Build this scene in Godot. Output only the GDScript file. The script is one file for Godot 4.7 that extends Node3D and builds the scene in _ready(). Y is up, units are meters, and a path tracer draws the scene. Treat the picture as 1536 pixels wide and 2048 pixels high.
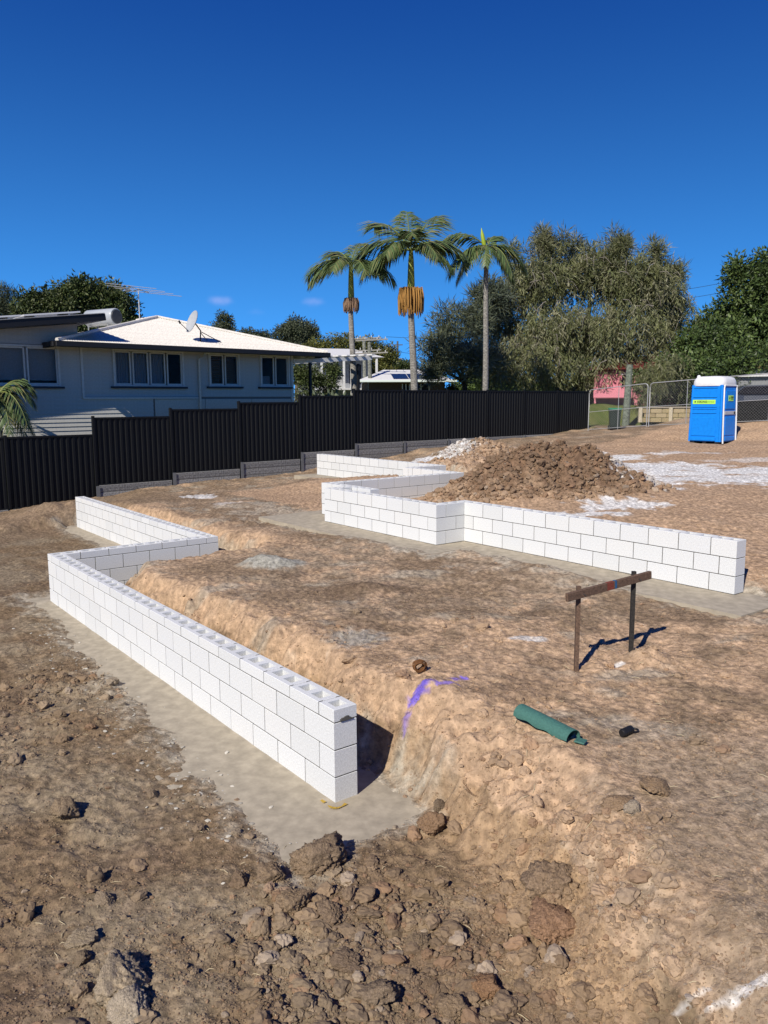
extends Node3D
# A building site: concrete block walls on strip footings, clay ground, steel fence, neighbours' house and trees.

const UD := Vector3(-0.6082, 0, -0.79378)   # along the long walls, away from the street
const VD := Vector3(0.79378, 0, -0.6082)    # across them
const A0 := Vector3(-0.352, 0, -5.2004)     # near outer corner of the front wall
var used := {}
var tex := {}
var n_big: FastNoiseLite
var n_mid: FastNoiseLite
var n_fine: FastNoiseLite
var n_cell: FastNoiseLite
var n_edge: FastNoiseLite
var n_col: FastNoiseLite
var n_ridge: FastNoiseLite
var rng := RandomNumberGenerator.new()

# ---------------------------------------------------------------- helpers
func loc(s: float, t: float, y := 0.0) -> Vector3:
	return A0 + UD * s + VD * t + Vector3(0, y, 0)

func nm(called: String) -> String:
	var k: int = used.get(called, -1) + 1
	used[called] = k
	return called if k == 0 else "%s_%03d" % [called, k]

func thing(called: String, label: String, category: String, at := Vector3.ZERO, turn := 0.0, group := "") -> Node3D:
	var o := Node3D.new()
	o.name = nm(called)
	add_child(o)
	o.position = at
	o.rotation.y = turn
	o.set_meta("label", label)
	o.set_meta("category", category)
	if group != "":
		o.set_meta("group", group)
	return o

func S() -> SurfaceTool:
	var st := SurfaceTool.new()
	st.begin(Mesh.PRIMITIVE_TRIANGLES)
	st.set_smooth_group(-1)
	return st

func done(st: SurfaceTool, called: String, m: Material, parent: Node3D) -> MeshInstance3D:
	st.generate_normals()
	var me := st.commit()
	return place(me, called, m, parent)

func mesh_of(st: SurfaceTool) -> ArrayMesh:
	st.generate_normals()
	return st.commit()

func place(me: Mesh, called: String, m: Material, parent: Node3D, xf := Transform3D.IDENTITY) -> MeshInstance3D:
	var o := MeshInstance3D.new()
	o.mesh = me
	o.material_override = m
	if parent == self:
		o.name = nm(called)
		add_child(o)
	else:
		o.name = called
		parent.add_child(o, true)
	o.transform = xf
	return o

func structure(o: Node3D) -> Node3D:
	o.set_meta("kind", "structure")
	return o

func quad(st: SurfaceTool, a: Vector3, b: Vector3, c: Vector3, d: Vector3) -> void:
	for p in [a, b, c, a, c, d]:
		st.add_vertex(p)

func tri(st: SurfaceTool, a: Vector3, b: Vector3, c: Vector3) -> void:
	st.add_vertex(a); st.add_vertex(b); st.add_vertex(c)

func box(st: SurfaceTool, c: Vector3, sz: Vector3, b := Basis.IDENTITY) -> void:
	var p := []
	for i in 8:
		p.append(c + b * (Vector3(sz.x * (0.5 if i & 1 else -0.5), sz.y * (0.5 if i & 2 else -0.5), sz.z * (0.5 if i & 4 else -0.5))))
	quad(st, p[4], p[6], p[7], p[5])
	quad(st, p[1], p[3], p[2], p[0])
	quad(st, p[0], p[2], p[6], p[4])
	quad(st, p[5], p[7], p[3], p[1])
	quad(st, p[6], p[2], p[3], p[7])
	quad(st, p[0], p[4], p[5], p[1])

# box with small chamfers on its twelve edges
func cbox(st: SurfaceTool, c: Vector3, sz: Vector3, r := 0.006, b := Basis.IDENTITY) -> void:
	var h := sz * 0.5
	var ax := [Vector3.RIGHT, Vector3.UP, Vector3.BACK]
	for i in 3:
		var j := (i + 1) % 3
		var k := (i + 2) % 3
		for sg in [-1.0, 1.0]:
			var f: Array = []
			for q in [[-1, -1], [-1, 1], [1, 1], [1, -1]]:
				f.append(c + b * (ax[i] * h[i] * sg + ax[j] * (h[j] - r) * float(q[0]) + ax[k] * (h[k] - r) * float(q[1])))
			if sg > 0:
				quad(st, f[0], f[1], f[2], f[3])
			else:
				quad(st, f[3], f[2], f[1], f[0])
	for i in 3:
		var j := (i + 1) % 3
		var k := (i + 2) % 3
		for sj in [-1.0, 1.0]:
			for sk in [-1.0, 1.0]:
				var e: Array = []
				for si in [-1.0, 1.0]:
					e.append(c + b * (ax[i] * (h[i] - r) * si + ax[j] * h[j] * sj + ax[k] * (h[k] - r) * sk))
					e.append(c + b * (ax[i] * (h[i] - r) * si + ax[j] * (h[j] - r) * sj + ax[k] * h[k] * sk))
				if sj * sk > 0:
					quad(st, e[0], e[2], e[3], e[1])
				else:
					quad(st, e[0], e[1], e[3], e[2])

func along(a: Vector3, b: Vector3) -> Basis:
	var z := (b - a).normalized()
	var up := Vector3.UP if absf(z.y) < 0.97 else Vector3.RIGHT
	var x := up.cross(z).normalized()
	return Basis(x, z.cross(x), z)

func bar(st: SurfaceTool, a: Vector3, b: Vector3, w: float, h: float) -> void:
	box(st, (a + b) * 0.5, Vector3(w, h, a.distance_to(b)), along(a, b))

func tube(st: SurfaceTool, pts: Array, rad: Array, seg := 8, caps := true) -> void:
	st.set_smooth_group(0)
	var rings: Array = []
	var n := pts.size()
	var bs := Basis.IDENTITY
	for i in n:
		var d: Vector3 = pts[mini(i + 1, n - 1)] - pts[maxi(i - 1, 0)]
		bs = along(Vector3.ZERO, d)
		var ring: Array = []
		for k in seg:
			var a := TAU * k / seg
			ring.append(pts[i] + bs.x * (cos(a) * rad[i]) + bs.y * (sin(a) * rad[i]))
		rings.append(ring)
	for i in n - 1:
		for k in seg:
			var k2 := (k + 1) % seg
			quad(st, rings[i][k], rings[i][k2], rings[i + 1][k2], rings[i + 1][k])
	st.set_smooth_group(-1)
	if caps:
		for k in range(1, seg - 1):
			tri(st, rings[0][0], rings[0][k + 1], rings[0][k])
			tri(st, rings[n - 1][0], rings[n - 1][k], rings[n - 1][k + 1])

func lin(r: float, g: float, b: float) -> Color:
	return Color(r, g, b).linear_to_srgb()

# grey noise picture, values lo..hi, seamless
func grain(key: String, seed_: int, freq: float, oct: int, lo: float, hi: float, size := 256, kind := FastNoiseLite.TYPE_SIMPLEX_SMOOTH) -> ImageTexture:
	if tex.has(key):
		return tex[key]
	var n := FastNoiseLite.new()
	n.noise_type = kind
	n.seed = seed_
	n.frequency = freq
	n.fractal_octaves = oct
	n.fractal_gain = 0.72 if key == "soil" else 0.6
	var im := n.get_seamless_image(size, size)
	im.convert(Image.FORMAT_RGB8)
	var data := im.get_data()
	for i in data.size():
		data[i] = int(255.0 * clampf(lerpf(lo, hi, data[i] / 255.0), 0.0, 1.0))
	im = Image.create_from_data(size, size, false, Image.FORMAT_RGB8, data)
	var t := ImageTexture.create_from_image(im)
	tex[key] = t
	return t

func mat(col: Color, rough := 0.8, grain_key := "", scale := 1.0, relief := 0.0) -> StandardMaterial3D:
	var m := StandardMaterial3D.new()
	m.albedo_color = col
	m.roughness = rough
	m.metallic_specular = 0.4
	if grain_key != "":
		m.albedo_texture = tex[grain_key]
		m.uv1_triplanar = true
		m.uv1_scale = Vector3.ONE * scale
		if relief > 0.0:
			m.heightmap_enabled = true
			m.heightmap_texture = tex[grain_key]
			m.heightmap_scale = relief
	return m

func vmat(rough := 0.8, grain_key := "", scale := 1.0, relief := 0.0) -> StandardMaterial3D:
	var m := mat(Color.WHITE, rough, grain_key, scale, relief)
	m.vertex_color_use_as_albedo = true
	return m

func metal(col: Color, rough := 0.4) -> StandardMaterial3D:
	var m := mat(col, rough)
	m.metallic = 0.85
	return m

func leafmat(backlight := 0.35, rough := 0.55) -> StandardMaterial3D:
	var m := vmat(rough)
	m.backlight_enabled = true
	m.backlight = Color(0.35, 0.42, 0.18) * backlight
	m.cull_mode = BaseMaterial3D.CULL_DISABLED
	return m

func many(called: String, me: Mesh, m: Material, xs: Array, cols: Array, parent: Node3D) -> MultiMeshInstance3D:
	var mm := MultiMesh.new()
	mm.transform_format = MultiMesh.TRANSFORM_3D
	mm.use_colors = true
	mm.mesh = me
	mm.instance_count = xs.size()
	for i in xs.size():
		mm.set_instance_transform(i, xs[i])
		mm.set_instance_color(i, cols[i])
	var o := MultiMeshInstance3D.new()
	o.multimesh = mm
	o.material_override = m
	if parent == self:
		o.name = nm(called)
		add_child(o)
	else:
		o.name = called
		parent.add_child(o, true)
	return o

func rnd(a: float, b: float) -> float:
	return rng.randf_range(a, b)

func rdir() -> Vector3:
	var z := rnd(-1, 1)
	var a := rnd(0, TAU)
	var r := sqrt(1 - z * z)
	return Vector3(r * cos(a), z, r * sin(a))

func noise(seed_: int, freq: float, oct := 3, kind := FastNoiseLite.TYPE_SIMPLEX_SMOOTH) -> FastNoiseLite:
	var n := FastNoiseLite.new()
	n.seed = seed_
	n.frequency = freq
	n.fractal_octaves = oct
	n.noise_type = kind
	return n

# ---------------------------------------------------------------- scene
func _ready() -> void:
	rng.seed = 20417
	var cam := Camera3D.new()
	cam.name = "camera"
	cam.position = Vector3(0, 2.7956, 0)
	cam.rotation = Vector3(-0.141, 0, -0.005)
	cam.fov = 65.84
	cam.near = 0.05
	cam.far = 1500.0
	add_child(cam)
	cam.current = true

	var env := Environment.new()
	env.background_mode = Environment.BG_SKY
	var sky := Sky.new()
	var sm := ProceduralSkyMaterial.new()
	sm.sky_top_color = lin(0.0, 0.0235, 0.211)
	sm.sky_horizon_color = lin(0.085, 0.45, 1.127)
	sm.sky_curve = 0.14
	sm.ground_bottom_color = lin(0.16, 0.13, 0.10)
	sm.ground_horizon_color = lin(0.20, 0.30, 0.40)
	sm.sun_angle_max = 1.0
	sm.sky_cover = cloud_picture()
	sm.sky_cover_modulate = Color(1, 1, 1, 1)
	sky.sky_material = sm
	env.sky = sky
	env.tonemap_mode = Environment.TONE_MAPPER_LINEAR
	env.tonemap_exposure = 1.15
	env.sdfgi_enabled = true
	env.ssao_enabled = true
	env.ssil_enabled = true
	var we := WorldEnvironment.new()
	we.name = "environment"
	we.environment = env
	add_child(we)

	var sun := DirectionalLight3D.new()
	sun.name = "sun"
	sun.light_energy = 1.6
	sun.light_color = Color(1.0, 0.97, 0.92)
	sun.light_angular_distance = 0.5
	sun.shadow_enabled = true
	var to := Vector3(0.385, -0.624, -0.68)
	sun.look_at_from_position(Vector3.ZERO, to, Vector3.UP)
	add_child(sun)

	textures()
	setup_ground()
	build_ground()
	build_footings()
	build_walls()
	build_fence()
	build_house()
	build_toilet()
	build_site_things()
	build_rocks()
	build_litter()
	build_mesh_fence()
	build_neighbours()
	build_trees()

func cloud_picture() -> ImageTexture:
	var im := Image.create(2048, 1024, false, Image.FORMAT_RGBA8)
	im.fill(Color(0, 0, 0, 0))
	var n := noise(5, 0.35, 3)
	# [azimuth to the right of ahead, height above the horizon, half width, half height, strength] in degrees
	for c in [[-11.4, 6.9, 0.95, 0.30, 0.55], [-5.0, 6.9, 0.9, 0.26, 0.4], [-9.0, 6.2, 0.7, 0.15, 0.12]]:
		var cu: float = c[0] / 360.0 * 2048.0
		var cv: float = 512.0 - c[1] / 180.0 * 1024.0
		for y in range(int(cv) - 6, int(cv) + 7):
			for x in range(int(cu) - 14, int(cu) + 15):
				var dx: float = (x - cu) * 360.0 / 2048.0 / c[2]
				var dy: float = (y - cv) * 180.0 / 1024.0 / c[3]
				var a: float = maxf(0.0, 1.0 - dx * dx - dy * dy) * c[4] * (0.8 + 0.5 * n.get_noise_2d(x * 1.7, y * 3.0))
				if a > 0.0:
					im.set_pixel(posmod(x, 2048), y, Color(0.62, 0.48, 0.36, clampf(a, 0, 1)))
	return ImageTexture.create_from_image(im)

func textures() -> void:
	grain("soil", 3, 0.012, 7, 0.50, 1.18, 1024)
	grain("block", 4, 0.11, 4, 0.84, 1.0, 256)
	grain("patchy", 6, 0.02, 5, 0.72, 1.0, 512)
	grain("mortar", 7, 0.09, 4, 0.6, 1.0, 256)
	grain("bark", 8, 0.03, 5, 0.5, 1.0, 256)
	grain("faint", 9, 0.03, 4, 0.9, 1.0, 256)
	grain("wood", 10, 0.05, 4, 0.55, 1.0, 256)
	grain("concrete", 12, 0.014, 6, 0.80, 1.0, 512)

# ---------------------------------------------------------------- ground
# heights known at places of the site: x, z, y
const KNOWN := [
	[1.5, -2.5, 0.50], [2.6, -2.2, 0.52], [1.6, -4.7, 0.55], [3.5, -4.5, 0.58], [1.2, -7.7, 0.60], [2.2, -6.7, 0.58], [3.5, -7.5, 0.63],
	[-1.7, -10.4, 0.58], [-3.0, -10.6, 0.56], [0.2, -10.0, 0.62], [-1.2, -14.0, 0.60], [-3.6, -14.5, 0.58], [-5.0, -17.5, 0.56], [-2.3, -18.0, 0.60],
	[-7.6, -20.2, 0.22], [-9.4, -18.6, 0.08], [-12.0, -16.0, 0.05], [-6.0, -21.2, 0.38], [-4.2, -22.8, 0.46], [-2.6, -24.2, 0.50], [-0.8, -25.6, 0.62],
	[0.8, -26.6, 0.85], [2.4, -28.0, 1.06], [4.0, -29.4, 1.16], [5.8, -31.0, 1.24], [7.6, -32.4, 1.30], [8.8, -34.3, 1.36],
	[5.2, -8.2, 0.68], [4.6, -7.4, 0.66], [6.6, -8.6, 0.78], [4.9, -9.6, 0.86], [3.6, -10.6, 0.92], [2.4, -11.6, 0.92], [1.6, -12.3, 0.88], [0.4, -13.6, 0.70], [1.0, -14.5, 0.78],
	[4.3, -12.7, 1.0], [6.6, -16.4, 1.05], [7.9, -17.4, 1.08], [4.7, -14.8, 1.0], [2.6, -13.6, 0.95], [3.0, -17.6, 1.0], [5.9, -20.0, 1.1], [8.5, -13.0, 1.0],
	[0.0, -19.6, 0.9], [-0.6, -21.8, 0.7], [1.8, -23.0, 1.05], [3.4, -24.6, 1.12], [8.5, -24.5, 1.2], [11.0, -26.6, 1.26], [12.4, -26.4, 1.34], [14.0, -25.0, 1.45],
	[14.0, -28.6, 2.0], [12.4, -30.3, 1.85], [10.7, -32.2, 1.66], [9.6, -33.0, 1.52], [16.0, -26.5, 2.1], [12.9, -28.0, 1.62], [13.0, -20.0, 1.25],
	[11.0, -36.0, 1.55], [15.0, -36.0, 2.0], [9.0, -40.0, 2.2], [12.0, -41.0, 2.5], [9.3, -36.5, 1.6], [20.0, -32.0, 2.3], [-6.0, -27.0, 1.0], [-12.0, -24.0, 0.9], [0.0, -33.0, 1.4], [-25.0, -30.0, 1.0],
	[0.0, -60.0, 2.0], [30.0, -60.0, 3.0], [-40.0, -60.0, 2.0], [0.0, -140.0, 3.0]]
# low bumps and heaps: x, z, height, radius x, radius z
const HEAPS := [[3.05, -15.3, 0.66, 1.75, 1.25], [2.15, -15.0, 0.25, 1.1, 1.0], [4.1, -15.2, 0.22, 1.2, 0.9], [2.05, -19.8, 0.36, 1.7, 1.5], [2.85, -24.2, 0.42, 1.1, 1.0], [0.9, -21.4, 0.15, 1.2, 1.0],
	[2.25, -6.55, 0.09, 0.22, 0.2], [-1.52, -10.42, 0.13, 0.42, 0.3], [-1.72, -10.5, 0.07, 0.3, 0.3], [-7.9, -18.6, 0.18, 0.8, 0.7], [-0.2, -8.95, 0.07, 0.45, 0.22], [0.3, -5.75, 0.07, 0.35, 0.3]]
# white gypsum spread on the clay: x, z, radius x, radius z, strength
const LIME := [[1.45, -23.0, 0.9, 1.2, 1.0], [2.2, -24.0, 0.7, 0.8, 1.0], [4.2, -26.2, 2.0, 1.0, 1.0], [5.9, -26.0, 1.0, 0.5, 0.8], [6.4, -22.6, 1.3, 0.8, 1.0], [5.8, -24.2, 1.2, 0.5, 0.8], [6.9, -19.6, 1.7, 1.4, 1.0], [5.9, -20.4, 0.9, 0.7, 1.0],
	[7.7, -17.0, 2.4, 1.3, 0.9], [8.9, -18.6, 1.3, 1.1, 1.1], [6.6, -17.2, 1.0, 0.5, 0.9], [3.0, -12.5, 1.1, 0.42, 0.9], [4.1, -13.4, 0.9, 0.5, 0.9], [5.0, -15.2, 0.9, 0.6, 0.8], [8.8, -23.2, 1.2, 0.5, 0.7], [10.5, -21.0, 2.0, 0.5, 0.5], [7.0, -18.4, 2.6, 0.7, 1.0], [8.4, -16.4, 1.6, 0.6, 1.0],
	[-4.3, -18.4, 0.45, 0.35, 0.8], [-3.4, -16.9, 0.4, 0.3, 0.45], [1.33, -7.0, 0.16, 0.06, 0.7], [1.50, -2.93, 0.26, 0.016, 0.6], [1.25, -3.0, 0.10, 0.014, 0.5], [1.98, -6.45, 0.09, 0.05, 0.8]]
var pad_grid: PackedFloat32Array
const PG_X0 := -30.0
const PG_Z0 := -70.0
const PG_N := 121
const PG_M := 141

func setup_ground() -> void:
	n_big = noise(11, 0.22, 3)
	n_mid = noise(12, 1.1, 4)
	n_fine = noise(13, 5.0, 4)
	n_edge = noise(14, 1.0, 3)
	n_col = noise(15, 0.55, 4)
	n_cell = noise(16, 7.0, 1, FastNoiseLite.TYPE_CELLULAR)
	n_cell.cellular_return_type = FastNoiseLite.RETURN_DISTANCE
	n_ridge = noise(17, 3.2, 4)
	n_ridge.fractal_type = FastNoiseLite.FRACTAL_RIDGED
	pad_grid.resize(PG_N * PG_M)
	for j in PG_M:
		for i in PG_N:
			var x := PG_X0 + i * 0.5
			var z := PG_Z0 + j * 0.5
			var w := 0.0
			var v := 0.0
			for k in KNOWN:
				var d: float = (x - k[0]) * (x - k[0]) + (z - k[1]) * (z - k[1]) + 0.15
				var q: float = 1.0 / (d * d)
				w += q
				v += q * float(k[2])
			pad_grid[j * PG_N + i] = v / w

func pad(x: float, z: float) -> float:
	var fx := clampf((x - PG_X0) * 2.0, 0.0, PG_N - 1.001)
	var fz := clampf((z - PG_Z0) * 2.0, 0.0, PG_M - 1.001)
	var i := int(fx)
	var j := int(fz)
	var u := fx - i
	var v := fz - j
	var b := j * PG_N + i
	return lerpf(lerpf(pad_grid[b], pad_grid[b + 1], u), lerpf(pad_grid[b + PG_N], pad_grid[b + PG_N + 1], u), v)

# how far inside the raised pad a place is, metres; negative in the cut beside the left walls
func pad_side(x: float, z: float) -> float:
	var d := Vector3(x, 0, z) - A0
	var s := d.dot(UD)
	var t := d.dot(VD)
	if s > 24.0 or t > 14.0:
		return 5.0
	var wob := n_edge.get_noise_2d(x, z) * 0.22 + n_edge.get_noise_2d(x * 3.1 + 40.0, z * 3.1) * 0.09
	var tl := 0.68 - 0.42 * maxf(0.0, -s - 0.9)
	var m1 := minf(t - tl + wob, 6.42 - s + wob)
	var r := 0.5
	if t - tl < r and 6.42 - s < r:   # rounded corner
		m1 = r - Vector2(r - (t - tl), r - (6.42 - s)).length() + wob if (t - tl < r and 6.42 - s < r and t - tl > -r and 6.42 - s > -r) else m1
	return maxf(m1, maxf(t - 3.0 + wob, s - 14.0 + wob * 2.0))

func rubble(x: float, z: float) -> float:
	# loose clods: a band across the front, the foot of the bank and scattered patches
	var r := 0.0
	var d1 := Vector2((x - 0.25) / 1.5, (z + 3.75) / 0.95).length()
	r = maxf(r, 1.2 - d1)
	var d2 := Vector2((x + 0.1) / 0.9, (z + 3.2) / 0.8).length()
	r = maxf(r, 1.1 - d2)
	var d3 := Vector2((x - 0.75) / 0.55, (z + 4.9) / 0.5).length()
	r = maxf(r, 0.9 - d3)
	r = maxf(r, 0.8 - Vector2((x + 1.75) / 0.6, (z + 3.2) / 0.4).length())
	r = maxf(r, 0.9 - Vector2((x + 3.3) / 1.3, (z + 7.0) / 2.6).length())
	r = maxf(r, 0.8 - Vector2((x - 2.25) / 0.5, (z + 6.5) / 0.4).length())
	r += n_mid.get_noise_2d(x * 0.9 + 9.0, z * 0.9) * 0.55
	return clampf(r, 0.0, 1.0)

func footing_mask(s: float, t: float, e: float) -> float:
	# 1 on the concrete strips; e is a ragged edge
	var m := -1.0
	m = maxf(m, minf(minf(s + 0.55, 7.5 - s), minf(t + 0.64 - 0.06 * s, 0.5 - t)))
	m = maxf(m, minf(minf(s - 6.75, 7.55 - s), minf(t + 0.3, 2.85 - t)))
	m = maxf(m, minf(minf(s - 6.8, 14.2 - s), minf(t - 1.95, 2.85 - t)))
	m = maxf(m, minf(minf(s + 0.35, 4.4 - s), minf(t - 4.62, 5.6 - t)))
	m = maxf(m, minf(minf(s - 3.7, 7.9 - s), minf(t - 4.15, 5.7 - t)))
	m = maxf(m, minf(minf(s - 7.2, 8.5 - s), minf(t - 4.7, 5.6 - t)))
	m = maxf(m, minf(minf(s - 9.2, 15.2 - s), minf(t - 9.0, 9.9 - t)))
	return clampf((m + e) / 0.28, 0.0, 1.0)

func ground(x: float, z: float) -> float:
	var d := Vector3(x, 0, z) - A0
	var s := d.dot(UD)
	var t := d.dot(VD)
	var far := clampf((-z - 20.0) / 25.0, 0.0, 1.0)
	var m := pad_side(x, z)
	var w := 0.30 + 0.22 * clampf(-s - 0.3, 0.0, 1.2)
	var k := smoothstep(-w, w, m)
	var low := 0.020 + 0.03 * n_mid.get_noise_2d(x, z) + 0.02 * n_big.get_noise_2d(x * 2.0, z * 2.0)
	var h := lerpf(low, pad(x, z) + 0.05 * n_big.get_noise_2d(x * 2.0, z * 2.0) * (1.0 + 3.0 * far), k)
	for q in HEAPS:
		var dx: float = (x - q[0]) / q[3]
		var dz: float = (z - q[1]) / q[4]
		var r2 := dx * dx + dz * dz
		if r2 < 6.0:
			var g := exp(-r2 * 1.3)
			h += q[2] * g
			if q[2] > 0.15:
				h += (0.10 * n_mid.get_noise_2d(x * 2.2, z * 2.2) + 0.07 * (0.5 - n_cell.get_noise_2d(x * 0.6, z * 0.6)) * 0.5) * minf(1.0, g * 2.0)
	if z > -26.0:
		var bank := 1.0 - absf(2.0 * k - 1.0)
		var f1 := n_fine.get_noise_2d(x, z)
		var m2 := n_mid.get_noise_2d(x * 1.9 + 70.0, z * 1.9)
		h += bank * (0.035 * m2 + 0.045 * n_ridge.get_noise_2d(x, z + 33.0) - 0.05 * (n_cell.get_noise_2d(x * 0.8, z * 0.8) + 0.6))
		var rb := rubble(x, z) if z > -9.5 else 0.15
		var rough := 0.012 + 0.016 * maxf(0.0, n_big.get_noise_2d(x * 3.0 + 8.0, z * 3.0) + 0.2) + 0.018 * bank
		var flat := 1.0 - 0.65 * smoothstep(0.0, 0.6, x - 0.95) * smoothstep(-5.6, -4.8, z)
		f1 *= flat
		h += flat * 0.011 * n_ridge.get_noise_2d(x * 2.6, z * 2.6) * (0.5 + 0.8 * bank + 0.6 * rb) + rough * f1 * 1.5 + rb * (0.022 * (0.45 - n_cell.get_noise_2d(x, z) * 0.5) + 0.05 * m2 + 0.03 * absf(n_fine.get_noise_2d(x * 0.6 + 12.0, z * 0.6)) - 0.012)
		if z > -8.5:
			h += 0.007 * n_ridge.get_noise_2d(x * 5.5 + 3.0, z * 5.5) * (0.4 + bank)
		if z > -13.0:
			h += (0.35 - (n_cell.get_noise_2d(x * 2.3 + 5.0, z * 2.3) + 1.0)) * 0.006 * (0.3 + rb)
	var fm := footing_mask(s, t, 0.10 + 0.12 * n_mid.get_noise_2d(x * 2.0, z * 2.0) + 0.05 * n_fine.get_noise_2d(x, z))
	if fm > 0.0 and z > -26.0:
		var lv := -0.02 if t < 3.5 else 0.635
		h = lerpf(h, minf(h, lv), fm)
	return h

func soil_color(x: float, z: float, h: float) -> Color:
	var d := Vector3(x, 0, z) - A0
	var s := d.dot(UD)
	var t := d.dot(VD)
	var m := pad_side(x, z)
	var c1 := n_col.get_noise_2d(x, z)
	var c2 := n_mid.get_noise_2d(x * 1.7 + 31.0, z * 1.7)
	var c3 := n_fine.get_noise_2d(x * 1.3, z * 1.3)
	var tan_ := Color(0.61, 0.425, 0.275)
	var brown := Color(0.350, 0.252, 0.165)
	var grey := Color(0.43, 0.345, 0.250)
	var dark := Color(0.235, 0.165, 0.110)
	var ash := Color(0.49, 0.435, 0.345)
	var c := brown.lerp(grey, smoothstep(-0.3, 0.5, c1 + 0.4 * c2))
	# clean clay where the ground was cut
	var cut := 1.0 - smoothstep(0.15, 0.75, absf(m - 0.05) + 0.25 * c2)
	if s > -2.6 and s < 13.0 and t < 5.0:
		c = c.lerp(tan_, cut * 0.95)
	# pad and front right: paler trodden clay in patches
	if m > 0.0:
		c = c.lerp(tan_ * 0.98, smoothstep(-0.3, 0.4, c1 * 0.7 + c2 * 0.8 + (0.25 if z > -7.6 else -0.2)))
		c = c.lerp(dark, smoothstep(0.22, 0.5, n_col.get_noise_2d(x * 1.4 + 90.0, z * 2.0)) * (0.5 if z > -16.0 else 0.25))
		c = c.lerp(ash, smoothstep(0.25, 0.5, n_col.get_noise_2d(x * 1.1 - 60.0, z * 1.6)) * 0.6)
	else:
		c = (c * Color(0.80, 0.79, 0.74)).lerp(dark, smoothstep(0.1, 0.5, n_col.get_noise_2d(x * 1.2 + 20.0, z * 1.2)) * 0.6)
	c = c.lerp(dark * 0.95, clampf((1.1 - Vector2((x + 0.2) / 0.6, (z + 8.95) / 0.3).length() + 0.8 * c3) * 1.5, 0.0, 0.8))
	if s > 12.6 and t < 5.0:
		c = c.lerp(brown * 0.85, 0.75)
	if t > 5.6 and z > -33.0 and s < 13.0:
		c = c.lerp(Color(0.62, 0.425, 0.275), 0.8)
	# trodden, greyer ground at the front right
	c = c.lerp(grey.lerp(brown, 0.35), smoothstep(0.0, 0.5, x - 1.15 + 0.5 * c2) * smoothstep(-5.4, -4.6, z) * 0.75)
	# cement dust and slurry beside the footings
	var fm := footing_mask(s, t, 0.22 + 0.25 * c2 + 0.1 * c3)
	c = c.lerp(ash * 1.04, fm * clampf(0.75 + c3, 0.2, 1.0) * (1.0 if m < 0.1 or t > 4.0 else 0.0))
	if t > 3.0 and t < 5.4 and s > 1.0 and s < 11.0:
		c = c.lerp(ash, smoothstep(0.0, 0.4, c2 + 0.5 * (t - 4.2)) * 0.7)
	# heap of dark topsoil, cone of grey sand
	var hp := Vector2((x - 3.2) / 2.0, (z + 15.2) / 1.35).length()
	c = c.lerp(Color(0.215, 0.135, 0.085), clampf((1.2 - hp + 0.6 * c2) * 2.0, 0.0, 0.92))
	var sp := Vector2((x + 1.5) / 0.45, (z + 10.45) / 0.32).length()
	c = c.lerp(Color(0.48, 0.465, 0.40), clampf((1.15 - sp + 0.25 * c3) * 3.0, 0.0, 0.95))
	var gy := Vector2((x + 0.25) / 0.35, (z + 7.15) / 0.3).length()
	c = c.lerp(Color(0.42, 0.40, 0.35), clampf((1.0 - gy + 0.5 * c3) * 1.6, 0.0, 0.8))
	for q in LIME:
		var r: float = Vector2((x - q[0]) / q[2], (z - q[1]) / q[3]).length()
		if r < 2.0:
			var a := smoothstep(0.25, 0.55, (1.25 - r) + 0.75 * c2 + 0.35 * c3 - 0.02) * float(q[4])
			c = c.lerp(Color(0.93, 0.92, 0.89), clampf(a, 0.0, 1.0))
	# violet marking spray on the clay
	for q in [[0.28, -5.84, 0.11, 0.05, 1.0], [0.16, -5.74, 0.035, 0.08, 0.55], [0.47, -5.83, 0.10, 0.03, 0.7], [0.63, -6.03, 0.05, 0.03, 0.9], [0.56, -5.98, 0.06, 0.025, 0.7]]:
		var r2: float = Vector2((x - q[0]) / q[2], (z - q[1]) / q[3]).length()
		if r2 < 1.6:
			var b := smoothstep(0.0, 0.5, (1.1 - r2) + 0.9 * n_fine.get_noise_2d(x * 5.0, z * 5.0)) * float(q[4])
			c = c.lerp(Color(0.24, 0.17, 0.80), clampf(b, 0.0, 0.95))
	# lawn beyond the fences
	var fence_side := (x + 7.687) * 0.648 + (z + 21.06) * 0.761
	var mesh_side := (x - 8.8) * (-0.742) + (z + 34.5) * (-0.67)
	if fence_side < -0.15 or (x > 8.5 and mesh_side > 0.7 + 0.5 * c2) or z < -36.0:
		c = Color(0.13, 0.18, 0.045).lerp(Color(0.22, 0.22, 0.09), clampf(0.4 + c2, 0.0, 1.0))
	return c * (1.0 + 0.16 * c3 + 0.10 * c2)

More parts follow.
